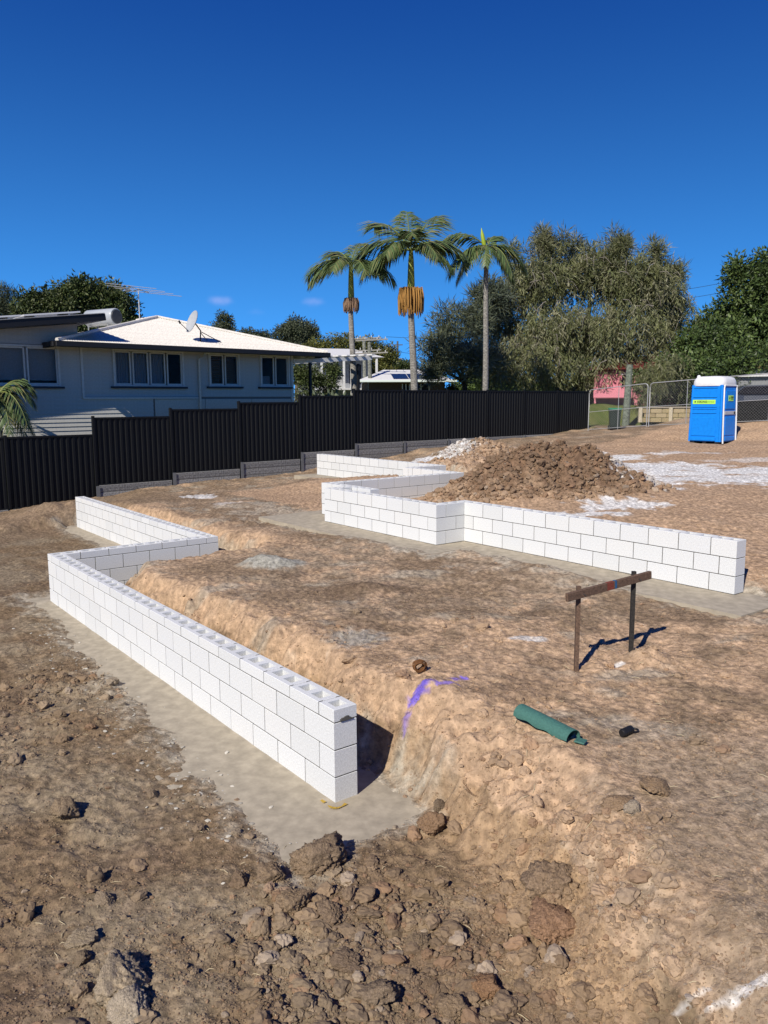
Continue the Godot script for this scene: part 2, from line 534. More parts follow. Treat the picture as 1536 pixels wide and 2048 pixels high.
func build_ground() -> void:
	var xs: Array = []
	var zs: Array = []
	var x := 0.0
	while x < 160.0:
		xs.append(x)
		x += 0.021 if x < 2.6 else (0.034 if x < 5.0 else 0.034 + (x - 5.0) * 0.028)
	var neg: Array = []
	for i in range(1, xs.size()):
		neg.push_front(-float(xs[i]))
	xs = neg + xs
	var z := -1.2
	while z > -240.0:
		zs.append(z)
		z -= 0.06 if z > -2.5 else (0.017 if z > -5.6 else (0.017 + (-5.6 - z) * 0.0055 if z > -28.0 else 0.14 + (-28.0 - z) * 0.08))
	var nx := xs.size()
	var nz := zs.size()
	var hs := PackedFloat32Array()
	hs.resize(nx * nz)
	var pos := PackedVector3Array()
	pos.resize(nx * nz)
	var col := PackedColorArray()
	col.resize(nx * nz)
	for j in nz:
		var zz: float = zs[j]
		var reach := -zz * 0.62 + 3.0
		for i in nx:
			var xx: float = xs[i]
			var b := j * nx + i
			if absf(xx) > reach and absf(xx) < 60.0:   # a little beyond the picture: the plain lie of the land is enough
				var h0 := pad(xx, zz) * smoothstep(-0.3, 0.3, pad_side(xx, zz))
				pos[b] = Vector3(xx, h0, zz)
				hs[b] = h0
				col[b] = Color(0.27, 0.2, 0.14)
				continue
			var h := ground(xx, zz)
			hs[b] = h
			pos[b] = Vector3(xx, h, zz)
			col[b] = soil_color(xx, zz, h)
	var nor := PackedVector3Array()
	nor.resize(nx * nz)
	for j in nz:
		var j0 := maxi(j - 1, 0)
		var j1 := mini(j + 1, nz - 1)
		for i in nx:
			var i0 := maxi(i - 1, 0)
			var i1 := mini(i + 1, nx - 1)
			var dx: float = (hs[j * nx + i1] - hs[j * nx + i0]) / (xs[i1] - xs[i0])
			var dz: float = (hs[j1 * nx + i] - hs[j0 * nx + i]) / (zs[j1] - zs[j0])
			nor[j * nx + i] = Vector3(-dx, 1.0, -dz).normalized()
	var idx := PackedInt32Array()
	idx.resize((nx - 1) * (nz - 1) * 6)
	var p := 0
	for j in nz - 1:
		for i in nx - 1:
			var a := j * nx + i
			idx[p] = a; idx[p + 1] = a + nx; idx[p + 2] = a + 1
			idx[p + 3] = a + 1; idx[p + 4] = a + nx; idx[p + 5] = a + nx + 1
			p += 6
	var arr := []
	arr.resize(Mesh.ARRAY_MAX)
	arr[Mesh.ARRAY_VERTEX] = pos
	arr[Mesh.ARRAY_NORMAL] = nor
	arr[Mesh.ARRAY_COLOR] = col
	arr[Mesh.ARRAY_INDEX] = idx
	var me := ArrayMesh.new()
	me.add_surface_from_arrays(Mesh.PRIMITIVE_TRIANGLES, arr)
	var m := vmat(0.95, "soil", 0.9, 1.8)
	m.uv1_world_triplanar = true
	m.metallic_specular = 0.2
	structure(place(me, "ground", m, self))
	print("ground ", nx, " x ", nz)

# ragged sheet of concrete laid over the strip s0..s1, t0..t1
func footing(called: String, s0: float, s1: float, t0: float, t1: float, y: float, m: Material) -> void:
	var st := S()
	st.set_smooth_group(0)
	var ns := int((s1 - s0) / 0.08) + 1
	var nt := int((t1 - t0) / 0.08) + 1
	var g: Array = []
	for i in ns + 1:
		var row: Array = []
		for j in nt + 1:
			var P := loc(lerpf(s0, s1, float(i) / ns), lerpf(t0, t1, float(j) / nt))
			row.append(Vector3(P.x, y + 0.006 * n_mid.get_noise_2d(P.x * 1.5, P.z * 1.5) + 0.002 * n_fine.get_noise_2d(P.x * 2.0, P.z * 2.0), P.z))
		g.append(row)
	for i in ns:
		for j in nt:
			quad(st, g[i][j], g[i][j + 1], g[i + 1][j + 1], g[i + 1][j])
	st.set_smooth_group(-1)
	for i in ns:
		for j in [0, nt]:
			quad(st, g[i][j], g[i + 1][j], g[i + 1][j] - Vector3(0, 0.25, 0), g[i][j] - Vector3(0, 0.25, 0))
	for j in nt:
		for i in [0, ns]:
			quad(st, g[i][j], g[i][j + 1], g[i][j + 1] - Vector3(0, 0.25, 0), g[i][j] - Vector3(0, 0.25, 0))
	structure(done(st, called, m, self))

func build_footings() -> void:
	var m := mat(lin(0.44, 0.385, 0.295), 0.9, "concrete", 0.8, 0.5)
	m.uv1_world_triplanar = true
	footing("concrete_footing", -0.62, 6.74, -0.85, 0.62, 0.0, m)
	footing("concrete_footing", 6.75, 7.62, -0.4, 1.94, 0.0, m)
	footing("concrete_footing", 6.75, 14.3, 1.95, 2.95, 0.0, m)
	footing("concrete_footing", -0.45, 3.88, 4.55, 5.75, 0.657, m)
	footing("concrete_footing", 3.89, 8.6, 4.1, 5.75, 0.657, m)
	footing("concrete_footing", 9.1, 15.3, 8.9, 10.0, 0.657, m)

# ---------------------------------------------------------------- block walls
var block_shapes := {}

# hollow block, length along z, base at y = 0, centred; two cores when long enough
func block_shape(len_: float, h: float) -> ArrayMesh:
	var key := "%d_%d" % [roundi(len_ * 1000), roundi(h * 1000)]
	if block_shapes.has(key):
		return block_shapes[key]
	var st := S()
	var hx := 0.095
	var hz := len_ * 0.5
	var r := 0.003
	# outer faces with a fine chamfer at top
	var lo := [Vector3(-hx, 0, -hz), Vector3(-hx, 0, hz), Vector3(hx, 0, hz), Vector3(hx, 0, -hz)]
	for i in 4:
		var a: Vector3 = lo[i]
		var b: Vector3 = lo[(i + 1) % 4]
		var up := Vector3(0, h - r, 0)
		quad(st, a, a + up, b + up, b)
		var a2 := Vector3(a.x - signf(a.x) * r, h, a.z - signf(a.z) * r)
		var b2 := Vector3(b.x - signf(b.x) * r, h, b.z - signf(b.z) * r)
		quad(st, a + up, a2, b2, b + up)
	# cores
	var cores: Array = []
	var web := 0.062
	if len_ > 0.26:
		var cl := (len_ - 0.046 * 2 - web) * 0.5
		cores = [[-hz + 0.046, -hz + 0.046 + cl], [hz - 0.046 - cl, hz - 0.046]]
	elif len_ > 0.12:
		cores = [[-hz + 0.044, hz - 0.044]]
	var cx := hx - 0.044
	var ys := [h, 0.0]
	for f in 2:
		var y: float = ys[f]
		var e := r if f == 0 else 0.0
		var cuts: Array = [-hz + e]
		for c in cores:
			cuts.append_array(c)
		cuts.append(hz - e)
		for sx in [-1.0, 1.0]:
			quad(st, Vector3(sx * (hx - e), y, -hz + e), Vector3(sx * cx, y, -hz + e), Vector3(sx * cx, y, hz - e), Vector3(sx * (hx - e), y, hz - e))
		for k in range(0, cuts.size(), 2):
			quad(st, Vector3(-cx, y, cuts[k]), Vector3(-cx, y, cuts[k + 1]), Vector3(cx, y, cuts[k + 1]), Vector3(cx, y, cuts[k]))
	for c in cores:
		var q := [Vector3(-cx, 0, c[0]), Vector3(cx, 0, c[0]), Vector3(cx, 0, c[1]), Vector3(-cx, 0, c[1])]
		for i in 4:
			var a: Vector3 = q[i]
			var b: Vector3 = q[(i + 1) % 4]
			quad(st, a, a + Vector3(0, h, 0), b + Vector3(0, h, 0), b)
	var me := mesh_of(st)
	block_shapes[key] = me
	return me

# joints of a course from a to b: full blocks, the first one half when asked
func course_cuts(a: float, b: float, first: float) -> Array:
	var c: Array = [a]
	var p := a + first
	while p < b - 0.02:
		c.append(p)
		p += 0.4
	var rest: float = b + 0.01 - float(c[-1])
	if rest < 0.14 and c.size() > 1:
		c[-1] = float(c[-1]) - 0.1
	c.append(b + 0.01)
	return c

# one straight run: p start of the centre line, d direction; starts / ends: "free", "even" or "odd" (the courses that own that corner)
func wall_run(w: Node3D, mo: SurfaceTool, p: Vector3, d: Vector3, len_: float, heights: Array, starts: String, ends: String, mats: Array, special := {}) -> void:
	var y := p.y
	var bs := Basis(Vector3.UP.cross(d), Vector3.UP, d)
	for c in heights.size():
		var h: float = heights[c]
		var par := "even" if c % 2 == 0 else "odd"
		var a := 0.0
		var first := 0.4
		if starts == "free":
			first = 0.4 if c % 2 == 0 else 0.2
		elif starts != par:
			a = 0.2
		var b := len_
		if ends != "free" and ends != par:
			b = len_ - 0.2
		var cuts: Array = special[c] if special.has(c) else course_cuts(a, b, first)
		for k in cuts.size() - 1:
			var l: float = cuts[k + 1] - cuts[k] - 0.01
			if l < 0.03:
				continue
			var mid: float = cuts[k] + l * 0.5
			var jig := Vector3(rnd(-0.0012, 0.0012), 0, 0)
			var xf := Transform3D(bs.rotated(Vector3.UP, rnd(-0.002, 0.002)), Vector3(p.x, y, p.z) + d * mid + bs * jig)
			var mi := place(block_shape(l, h), "block", mats[rng.randi() % mats.size()], w)
			mi.transform = Transform3D(xf.basis, xf.origin - w.position)
			# perpend joint behind this block
			if k < cuts.size() - 2:
				for sx in [-1.0, 1.0]:
					box(mo, Vector3(p.x, y + h * 0.5, p.z) + d * (cuts[k + 1] - 0.005) + bs.x * (sx * 0.0735) - w.position, Vector3(0.033, h, 0.012), bs)
		# bed joint under the course
		for sx in [-1.0, 1.0]:
			box(mo, Vector3(p.x, y - 0.005, p.z) + d * ((a + b) * 0.5) + bs.x * (sx * 0.0735) - w.position, Vector3(0.033, 0.0116, b - a - 0.006), bs)
		if starts == "free":
			box(mo, Vector3(p.x, y - 0.005, p.z) + d * 0.02 - w.position, Vector3(0.12, 0.0116, 0.034), bs)
		if ends == "free":
			box(mo, Vector3(p.x, y - 0.005, p.z) + d * (len_ - 0.02) - w.position, Vector3(0.12, 0.0116, 0.034), bs)
		y += h + 0.01

func build_walls() -> void:
	var tones: Array = []
	for v in [[0.735, 0.75, 0.75], [0.745, 0.755, 0.75], [0.725, 0.74, 0.745], [0.74, 0.755, 0.755], [0.70, 0.715, 0.715], [0.755, 0.77, 0.77]]:
		tones.append(mat(lin(v[0], v[1], v[2]), 0.9, "block", 2.2, 0.12))
	var mm := mat(lin(0.145, 0.138, 0.125), 0.95, "mortar", 4.0, 0.3)
	var full := [0.19, 0.19, 0.19, 0.09]
	var w := thing("block_wall", "white hollow concrete block wall in a zigzag along the deep cut, topped with half-height blocks", "wall", loc(0, 0, 0))
	var mo := S()
	wall_run(w, mo, loc(0.0, 0.095, -0.01), UD, 7.19, full, "free", "even", tones)
	wall_run(w, mo, loc(7.095, 0.0, -0.01), VD, 2.51, full, "odd", "even", tones)
	wall_run(w, mo, loc(7.0, 2.415, -0.01), UD, 6.8, full, "odd", "free", tones)
	done(mo, "mortar", mm, w)
	# smear of mortar left on the near end, and some fallen into a core
	var sme := S()
	var c0 := loc(-0.004, 0.10, 0.60) - w.position
	for k in 9:
		var q := c0 + VD * (-0.045 + 0.0115 * k)
		var hh := 0.012 + 0.016 * sin(k * 0.42) + rnd(0, 0.008)
		cbox(sme, q + Vector3(0, hh * 0.5 - 0.016, 0), Vector3(0.016, hh, 0.012), 0.003, Basis(VD, Vector3.UP, -UD))
	done(sme, "mortar_smear", mm, w)
	print("left blocks ", w.get_child_count())

	w = thing("block_wall", "white concrete block wall three courses high, stepping across the raised pad in front of the soil heap", "wall", loc(4.3, 4.7, 0.657))
	mo = S()
	var three := [0.19, 0.19, 0.19]
	var y0 := 0.665
	# right wall, from its inner corner to the free end
	var cut_even := [0.0, 0.4, 0.8, 1.2, 1.6, 2.0, 2.4, 2.8, 3.2, 3.6, 4.0, 4.31]
	var cut_odd := [0.0, 0.2, 0.6, 1.0, 1.4, 1.8, 2.2, 2.6, 3.0, 3.4, 3.8, 4.11, 4.31]
	wall_run(w, mo, loc(4.335, 5.395, y0), -UD, 4.3, three, "free", "free", tones, {0: cut_even, 1: cut_odd, 2: cut_even})
	wall_run(w, mo, loc(4.435, 4.74, y0), VD, 0.75, three, "odd", "free", tones)
	wall_run(w, mo, loc(4.34, 4.835, y0), UD, 3.0, three, "even", "odd", tones)
	wall_run(w, mo, loc(7.245, 4.74, y0), VD, 0.46, three, "even", "free", tones)
	wall_run(w, mo, loc(6.6, 5.3, y0), UD, 1.55, three, "free", "odd", tones)
	wall_run(w, mo, loc(8.05, 5.205, y0), VD, 3.49, three, "even", "odd", tones)
	wall_run(w, mo, loc(7.955, 8.595, y0), UD, 1.84, three, "even", "odd", tones)
	wall_run(w, mo, loc(9.70, 8.5, y0), VD, 1.16, three, "even", "odd", tones)
	wall_run(w, mo, loc(9.605, 9.565, y0), UD, 5.35, three, "even", "free", tones)
	done(mo, "mortar", mm, w)
	print("right blocks ", w.get_child_count())

# ---------------------------------------------------------------- steel fence on sleepers
func build_fence() -> void:
	var steel := mat(lin(0.0075, 0.0082, 0.0095), 0.5, "faint", 1.0)
	steel.metallic_specular = 0.3
	var ex := Vector3(0.7613, 0, -0.6484)
	var yaw := atan2(0.6484, 0.7613)
	var first := Vector3(-7.687, 0, -21.06)
	var base := [0.14, 0.14, 0.14, 0.58, 0.77, 0.95, 1.15, 1.34, 1.34, 1.34, 1.34, 1.34, 1.34]   # from three bays left of the first post
	var f := thing("steel_fence", "charcoal ribbed steel fence stepping up the boundary behind the walls", "fence", first + Vector3(0, 0.1, 0), yaw)
	# one ribbed sheet, shared
	var st := S()
	var w := 2.12
	var hh := 1.775
	var prof: Array = []
	var per := w / 14.0
	for i in 14:
		var x0 := -w * 0.5 + per * i
		prof.append_array([Vector2(x0, -0.012), Vector2(x0 + per * 0.40, -0.012), Vector2(x0 + per * 0.52, 0.016), Vector2(x0 + per * 0.88, 0.016)])
	prof.append(Vector2(w * 0.5, -0.012))
	for i in prof.size() - 1:
		var a: Vector2 = prof[i]
		var b: Vector2 = prof[i + 1]
		quad(st, Vector3(a.x, 0, a.y), Vector3(a.x, hh, a.y), Vector3(b.x, hh, b.y), Vector3(b.x, 0, b.y))
		quad(st, Vector3(b.x, 0, b.y - 0.002), Vector3(b.x, hh, b.y - 0.002), Vector3(a.x, hh, a.y - 0.002), Vector3(a.x, 0, a.y - 0.002))
	var sheet := mesh_of(st)
	st = S()
	cbox(st, Vector3.ZERO, Vector3(2.13, 0.055, 0.05), 0.006)
	var rail := mesh_of(st)
	for k in base.size():
		var off := Vector3((k - 3) * 2.2 + 1.1, base[k] - 0.1 - 0.012, 0)
		var pn := place(sheet, "panel", steel, f)
		pn.position = off
		for yy in [0.0, hh]:
			var r := place(rail, "rail", steel, pn)
			r.position = Vector3(0, yy, 0)
	for k in base.size() + 1:
		var yb: float = base[clampi(k - 1, 0, base.size() - 1)]
		var yt: float = base[clampi(k, 0, base.size() - 1)]
		var lo := minf(yb, yt) - 0.1
		var hi := maxf(yb, yt) - 0.1 + 1.83
		var ps := S()
		cbox(ps, Vector3((k - 3) * 2.2, (lo + hi) * 0.5, 0), Vector3(0.075, hi - lo, 0.075), 0.01)
		done(ps, "post", steel, f)

	# retaining sleepers between galvanised posts
	var rw := thing("retaining_wall", "low grey sleeper retaining wall with steel posts under the charcoal fence", "wall", first + Vector3(0, 0.0, 0), yaw)
	var slm: Array = []
	for v in [0.32, 0.38, 0.44]:
		slm.append(mat(lin(v, v * 0.985, v * 0.96), 0.9, "wood", 1.2, 0.5))
	var galv := mat(lin(0.15, 0.155, 0.16), 0.5, "faint", 1.0)
	st = S()
	cbox(st, Vector3.ZERO, Vector3(2.09, 0.192, 0.075), 0.010)
	# two shallow grooves as in wood-look sleepers
	for gy in [-0.035, 0.03]:
		box(st, Vector3(0, gy, 0.0385), Vector3(2.06, 0.055, 0.006))
	var sleeper := mesh_of(st)
	for k in range(0, 13):
		var n := 1 if k < 3 else (2 if k == 3 else (3 if k < 10 else 2))
		for i in n:
			var s := place(sleeper, "sleeper", slm[rng.randi() % 3], rw)
			s.position = Vector3((k - 3) * 2.2 + 1.1 + rnd(-0.01, 0.01), base[k] - 0.115 - 0.198 * i, 0.03 + rnd(-0.004, 0.004))
	for k in range(3, 13):
		var ps := S()
		var top: float = base[k] - 0.03 if k == 3 else minf(base[k], base[k - 1] + 0.2)
		for zz in [-0.03, 0.10]:
			box(ps, Vector3((k - 3) * 2.2, top - 0.5, zz), Vector3(0.10, 1.0, 0.008))
		box(ps, Vector3((k - 3) * 2.2, top - 0.5, 0.035), Vector3(0.008, 1.0, 0.12))
		done(ps, "post", galv, rw)

# ---------------------------------------------------------------- neighbour's house
# wall of boxes x0..x1, y0..y1 round openings [x0, x1, y0, y1]; front face at z, going back by thick
func wall_round(st: SurfaceTool, x0: float, x1: float, y0: float, y1: float, z: float, thick: float, holes: Array) -> void:
	var p := x0
	for h in holes:
		if h[0] > p:
			box(st, Vector3((p + h[0]) * 0.5, (y0 + y1) * 0.5, z - thick * 0.5), Vector3(h[0] - p, y1 - y0, thick))
		if h[2] > y0:
			box(st, Vector3((h[0] + h[1]) * 0.5, (y0 + h[2]) * 0.5, z - thick * 0.5), Vector3(h[1] - h[0], h[2] - y0, thick))
		if h[3] < y1:
			box(st, Vector3((h[0] + h[1]) * 0.5, (y1 + h[3]) * 0.5, z - thick * 0.5), Vector3(h[1] - h[0], y1 - h[3], thick))
		p = h[1]
	if x1 > p:
		box(st, Vector3((p + x1) * 0.5, (y0 + y1) * 0.5, z - thick * 0.5), Vector3(x1 - p, y1 - y0, thick))

# corrugated roof plane: eave a..b, up the slope by up; the ridge lies between fractions u1 and u2
func roof_plane(a: Vector3, b: Vector3, up: Vector3, u1: float, u2: float, wave: float, amp: float) -> ArrayMesh:
	var st := S()
	st.set_smooth_group(0)
	var len_ := a.distance_to(b)
	var n := int(len_ / wave * 6.0)
	var nor := (b - a).cross(up).normalized()
	if nor.y < 0:
		nor = -nor
	var prev: Array = []
	for i in n + 1:
		var u := float(i) / n
		var v := 1.0
		if u < u1:
			v = u / u1
		elif u > u2:
			v = (1.0 - u) / (1.0 - u2)
		var o := a.lerp(b, u) + nor * (amp * sin(TAU * u * len_ / wave))
		var cur := [o, o + up * maxf(v, 0.001)]
		if i > 0:
			quad(st, prev[0], prev[1], cur[1], cur[0])
		prev = cur
	return mesh_of(st)

func pane_mat(col: Color, alpha: float) -> StandardMaterial3D:
	var m := mat(col, 0.04)
	m.transparency = BaseMaterial3D.TRANSPARENCY_ALPHA
	m.albedo_color.a = alpha
	m.metallic_specular = 0.15
	return m

func pleats(x0: float, x1: float, y0: float, y1: float, z: float, n: int, amp: float) -> SurfaceTool:
	var st := S()
	st.set_smooth_group(0)
	for i in n * 4:
		var xa := lerpf(x0, x1, float(i) / (n * 4))
		var xb := lerpf(x0, x1, float(i + 1) / (n * 4))
		var za := z + amp * sin(i * PI * 0.5) * (0.8 + 0.3 * sin(i * 1.7))
		var zb := z + amp * sin((i + 1) * PI * 0.5) * (0.8 + 0.3 * sin((i + 1) * 1.7))
		quad(st, Vector3(xa, y0, za), Vector3(xa, y1, za), Vector3(xb, y1, zb), Vector3(xb, y0, zb))
	return st

func build_house() -> void:
	var h := thing("weatherboard_house", "cream weatherboard house with pale hipped metal roof behind the charcoal fence", "house", Vector3(-7.827, 0, -26.5), deg_to_rad(42.0))
	var cream := mat(lin(0.55, 0.54, 0.49), 0.6, "faint", 1.5)
	var trim := mat(lin(0.66, 0.65, 0.60), 0.5, "faint", 1.0)
	var navy := mat(lin(0.020, 0.026, 0.040), 0.5)
	var blackm := mat(lin(0.012, 0.012, 0.013), 0.45)
	var white_roof := mat(lin(0.90, 0.86, 0.78), 0.6, "patchy", 0.9)
	var glass := pane_mat(Color(0.05, 0.06, 0.07), 0.16)
	var inner := mat(lin(0.20, 0.19, 0.18), 0.9)
	# openings x0 x1 y0 y1, number of sashes
	var wins := [[-4.75, -2.85, 3.28, 4.42, 2], [-1.11, 1.32, 3.30, 4.40, 4], [2.34, 3.53, 3.32, 4.40, 2], [4.46, 5.70, 3.32, 4.40, 2]]
	var holes: Array = []
	for w in wins:
		holes.append([w[0], w[1], w[2], w[3]])
	# lining behind the boards, other walls, floor and ceiling of the shell
	var st := S()
	wall_round(st, -10.0, -2.2, 0.6, 5.0, -0.03, 0.09, holes.slice(0, 1))
	wall_round(st, -2.2, 5.86, 0.6, 4.47, -0.03, 0.09, holes.slice(1))
	box(st, Vector3(5.80, 2.6, -4.0), Vector3(0.1, 4.0, 7.7))
	box(st, Vector3(-9.95, 2.6, -4.0), Vector3(0.1, 4.0, 7.7))
	box(st, Vector3(-2.07, 2.6, -7.95), Vector3(15.8, 4.0, 0.1))
	box(st, Vector3(-2.07, 4.52, -4.0), Vector3(15.6, 0.08, 7.7))
	box(st, Vector3(-2.07, 2.75, -4.0), Vector3(15.6, 0.1, 7.7))
	done(st, "inner_wall", inner, h)
	# weatherboards, each with its own lap
	var boards := {}
	for row in 33:
		var y := 0.85 + row * 0.13
		var spans: Array = [[-9.9, 5.87]]
		if y < 2.86:
			spans = [[-9.9, 0.2]]
		elif y > 4.48:
			spans = [[-9.9, -2.2]]
		for w in holes:
			if y + 0.12 > w[2] and y < w[3]:
				var nxt: Array = []
				for sp in spans:
					if w[0] > sp[0] and w[1] < sp[1]:
						nxt.append([sp[0], w[0]])
						nxt.append([w[1], sp[1]])
					else:
						nxt.append(sp)
				spans = nxt
		for sp in spans:
			var l: float = sp[1] - sp[0]
			var key := roundi(l * 100)
			if not boards.has(key):
				var bs := S()
				var p := [Vector3(-l / 2, 0, -0.028), Vector3(-l / 2, 0, 0.012), Vector3(-l / 2, 0.145, -0.012), Vector3(-l / 2, 0.145, -0.028)]
				var q: Array = []
				for v in p:
					q.append(v + Vector3(l, 0, 0))
				for i in 4:
					var j := (i + 1) % 4
					quad(bs, p[i], p[j], q[j], q[i])
				quad(bs, p[0], p[3], p[2], p[1])
				quad(bs, q[0], q[1], q[2], q[3])
				boards[key] = mesh_of(bs)
			place(boards[key], "weatherboard", cream, h).position = Vector3((sp[0] + sp[1]) * 0.5, y, 0)
	# sheeted wall under the room
	for k in 3:
		st = S()
		cbox(st, Vector3(1.2 + 1.9 * k, 1.85, -0.012), Vector3(1.88, 2.0, 0.03), 0.004)
		done(st, "wall_sheet", cream, h)
	# trims
	st = S()
	box(st, Vector3(-2.13, 3.7, 0.022), Vector3(0.075, 1.65, 0.045))
	done(st, "corner_trim", trim, h)
	st = S()
	box(st, Vector3(-0.1, 2.89, 0.03), Vector3(4.1, 0.055, 0.06))
	done(st, "floor_trim", trim, h)
	st = S()
	box(st, Vector3(5.87, 2.9, 0.0), Vector3(0.10, 3.3, 0.06))
	done(st, "corner_trim", trim, h)
	st = S()
	tube(st, [Vector3(1.92, 0.8, 0.07), Vector3(1.92, 4.2, 0.07), Vector3(2.05, 4.42, 0.35), Vector3(2.45, 4.45, 0.85)], [0.04, 0.04, 0.04, 0.04], 8)
	done(st, "downpipe", trim, h)
	# windows
	var drape := mat(lin(0.36, 0.40, 0.46), 0.9, "faint", 2.0)
	var blind := mat(lin(0.40, 0.42, 0.44), 0.9, "faint", 2.0)
	var timber := mat(lin(0.16, 0.10, 0.06), 0.7)
	for i in 4:
		var w: Array = wins[i]
		var n: int = w[4]
		var cx: float = (w[0] + w[1]) * 0.5
		var ww: float = w[1] - w[0]
		var wh: float = w[3] - w[2]
		st = S()
		var fz := 0.02
		box(st, Vector3(cx, w[3] + 0.02, fz), Vector3(ww + 0.10, 0.06, 0.09))
		box(st, Vector3(cx, w[2] - 0.005, fz), Vector3(ww + 0.10, 0.05, 0.09))
		for sx in [w[0], w[1]]:
			box(st, Vector3(sx, (w[2] + w[3]) * 0.5 + 0.003, fz + 0.002), Vector3(0.06, wh - 0.02, 0.09))
		var fr := done(st, "window", trim, h)
		var sw := ww / n
		for k in n:
			var x0: float = w[0] + sw * k + 0.03
			var x1: float = w[0] + sw * (k + 1) - 0.03
			st = S()
			for sx in [x0 + 0.02, x1 - 0.02]:
				box(st, Vector3(sx, (w[2] + w[3]) * 0.5, -0.005), Vector3(0.045, wh - 0.06, 0.05))
			for sy in [w[2] + 0.045, w[3] - 0.035]:
				box(st, Vector3((x0 + x1) * 0.5, sy, -0.006), Vector3(x1 - x0 - 0.085, 0.045, 0.048))
			done(st, "sash", trim, fr)
			st = S()
			box(st, Vector3((x0 + x1) * 0.5, (w[2] + w[3]) * 0.5, -0.012), Vector3(x1 - x0 - 0.06, wh - 0.1, 0.005))
			done(st, "pane", glass, fr)
			if i == 1 and k < 3:
				done(pleats(x0 + 0.02, x1 + 0.02, w[2], w[3], -0.22, 6, 0.03), "curtain", drape, fr)
			elif i == 0:
				st = S()
				box(st, Vector3((x0 + x1) * 0.5, w[2] + 0.15 + (wh - 0.15) * 0.5, -0.16), Vector3(x1 - x0, wh - 0.15, 0.006))
				done(st, "blind", blind, fr)
			elif i == 2:
				st = S()
				for b in 14:
					var sy: float = w[3] - 0.06 - b * 0.07
					box(st, Vector3((x0 + x1) * 0.5, sy, -0.2), Vector3(x1 - x0, 0.055, 0.012))
				done(st, "blind", timber, fr)
			elif i == 3 and k == 0:
				st = S()
				cbox(st, Vector3((x0 + x1) * 0.5, w[2] + 0.2, -0.25), Vector3(x1 - x0 - 0.06, 0.34, 0.05), 0.02)
				done(st, "blind", blind, fr)
		st = S()
		box(st, Vector3(cx, w[2] - 0.065, 0.05), Vector3(ww + 0.24, 0.06, 0.13))
		done(st, "sill", navy, fr)
	# pale hipped roof, its soffit and black gutter
	var eL := Vector3(-3.18, 4.56, 0.92)
	var eR := Vector3(6.89, 4.56, 0.92)
	var bL := Vector3(-3.18, 4.56, -9.0)
	var bR := Vector3(6.89, 4.56, -9.0)
	var ap := Vector3(2.1, 5.88, -3.25)
	var ap2 := Vector3(2.1, 5.88, -5.0)
	var rf := place(roof_plane(eL, eR, Vector3(0, ap.y - eL.y, ap.z - eL.z), 0.524, 0.524, 0.076, 0.009), "roof", white_roof, h)
	place(roof_plane(bL, eL, Vector3(ap.x - eL.x, ap.y - eL.y, 0), 0.4, 0.58, 0.076, 0.009), "roof_plane", white_roof, rf)
	place(roof_plane(eR, bR, Vector3(ap.x - eR.x, ap.y - eR.y, 0), 0.42, 0.6, 0.076, 0.009), "roof_plane", white_roof, rf)
	st = S()
	for e in [[eL, ap], [eR, ap], [ap, ap2]]:
		tube(st, [e[0] + Vector3(0, 0.03, 0), e[1] + Vector3(0, 0.03, 0)], [0.06, 0.06], 6)
	done(st, "ridge_cap", white_roof, rf)
	st = S()
	box(st, Vector3(1.855, 4.49, -4.05), Vector3(9.9, 0.03, 9.7))
	done(st, "soffit", cream, rf)
	st = S()
	cbox(st, Vector3(1.855, 4.475, 0.97), Vector3(10.2, 0.17, 0.12), 0.02)
	done(st, "gutter", blackm, rf)
	st = S()
	cbox(st, Vector3(6.95, 4.475, -3.5), Vector3(0.12, 0.168, 8.8), 0.02)
	done(st, "gutter", blackm, rf)
	st = S()
	cbox(st, Vector3(-3.24, 4.475, -3.5), Vector3(0.12, 0.168, 8.8), 0.02)
	done(st, "gutter", blackm, rf)
	# dark skillion roof over the left part
	var a := atan2(0.36, 2.4) * 0.85
	st = S()
	var bb := Basis(Vector3.BACK, a)
	var ctr := Vector3(-5.4, 4.86, -2.6)
	box(st, ctr, Vector3(7.5, 0.20, 7.1), bb)
	var dr := done(st, "dark_roof", blackm, h)
	st = S()
	box(st, ctr + bb * Vector3(-0.02, 0.115, 0.02), Vector3(7.5, 0.02, 7.12), bb)
	done(st, "roof_sheet", mat(lin(0.34, 0.35, 0.36), 0.5, "faint", 1.0), dr)
	# plaster under the skillion, up to it
	st = S()
	box(st, Vector3(-6.1, 4.7, -0.14), Vector3(7.4, 0.4, 0.06))
	done(st, "eave_lining", cream, dr)

	var solm := mat(lin(0.02, 0.025, 0.04), 0.15)
	var frm := mat(lin(0.6, 0.6, 0.6), 0.4)
	for k in 3:
		var sp := thing("solar_panel", ["glassy solar panel on dark roof, the one beside the water tank", "glassy solar panel on dark roof, middle of the three", "glassy solar panel on dark roof, at the picture's edge"][k], "solar panel", Vector3.ZERO, 0.0, "solar panels on the dark roof")
		var wb := Basis(Vector3.UP, deg_to_rad(42.0))
		sp.transform = Transform3D(wb * bb, h.position + wb * (ctr + bb * Vector3(2.35 - 1.75 * k, 0.22, 2.6)))
		st = S()
		box(st, Vector3.ZERO, Vector3(1.6, 0.03, 0.95))
		done(st, "cells", solm, sp)
		st = S()
		for zz in [-0.49, 0.49]:
			box(st, Vector3(0, 0.003, zz), Vector3(1.66, 0.045, 0.03))
		for xx in [-0.815, 0.815]:
			box(st, Vector3(xx, 0.003, 0), Vector3(0.03, 0.045, 0.95))
		done(st, "frame", frm, sp)
		st = S()
		for xx in [-0.5, 0.5]:
			box(st, Vector3(xx, -0.055, 0.0), Vector3(0.04, 0.085, 0.9))
		done(st, "rail", frm, sp)
	# water tank
	var ho := Transform3D(Basis(Vector3.UP, deg_to_rad(42.0)), h.position)
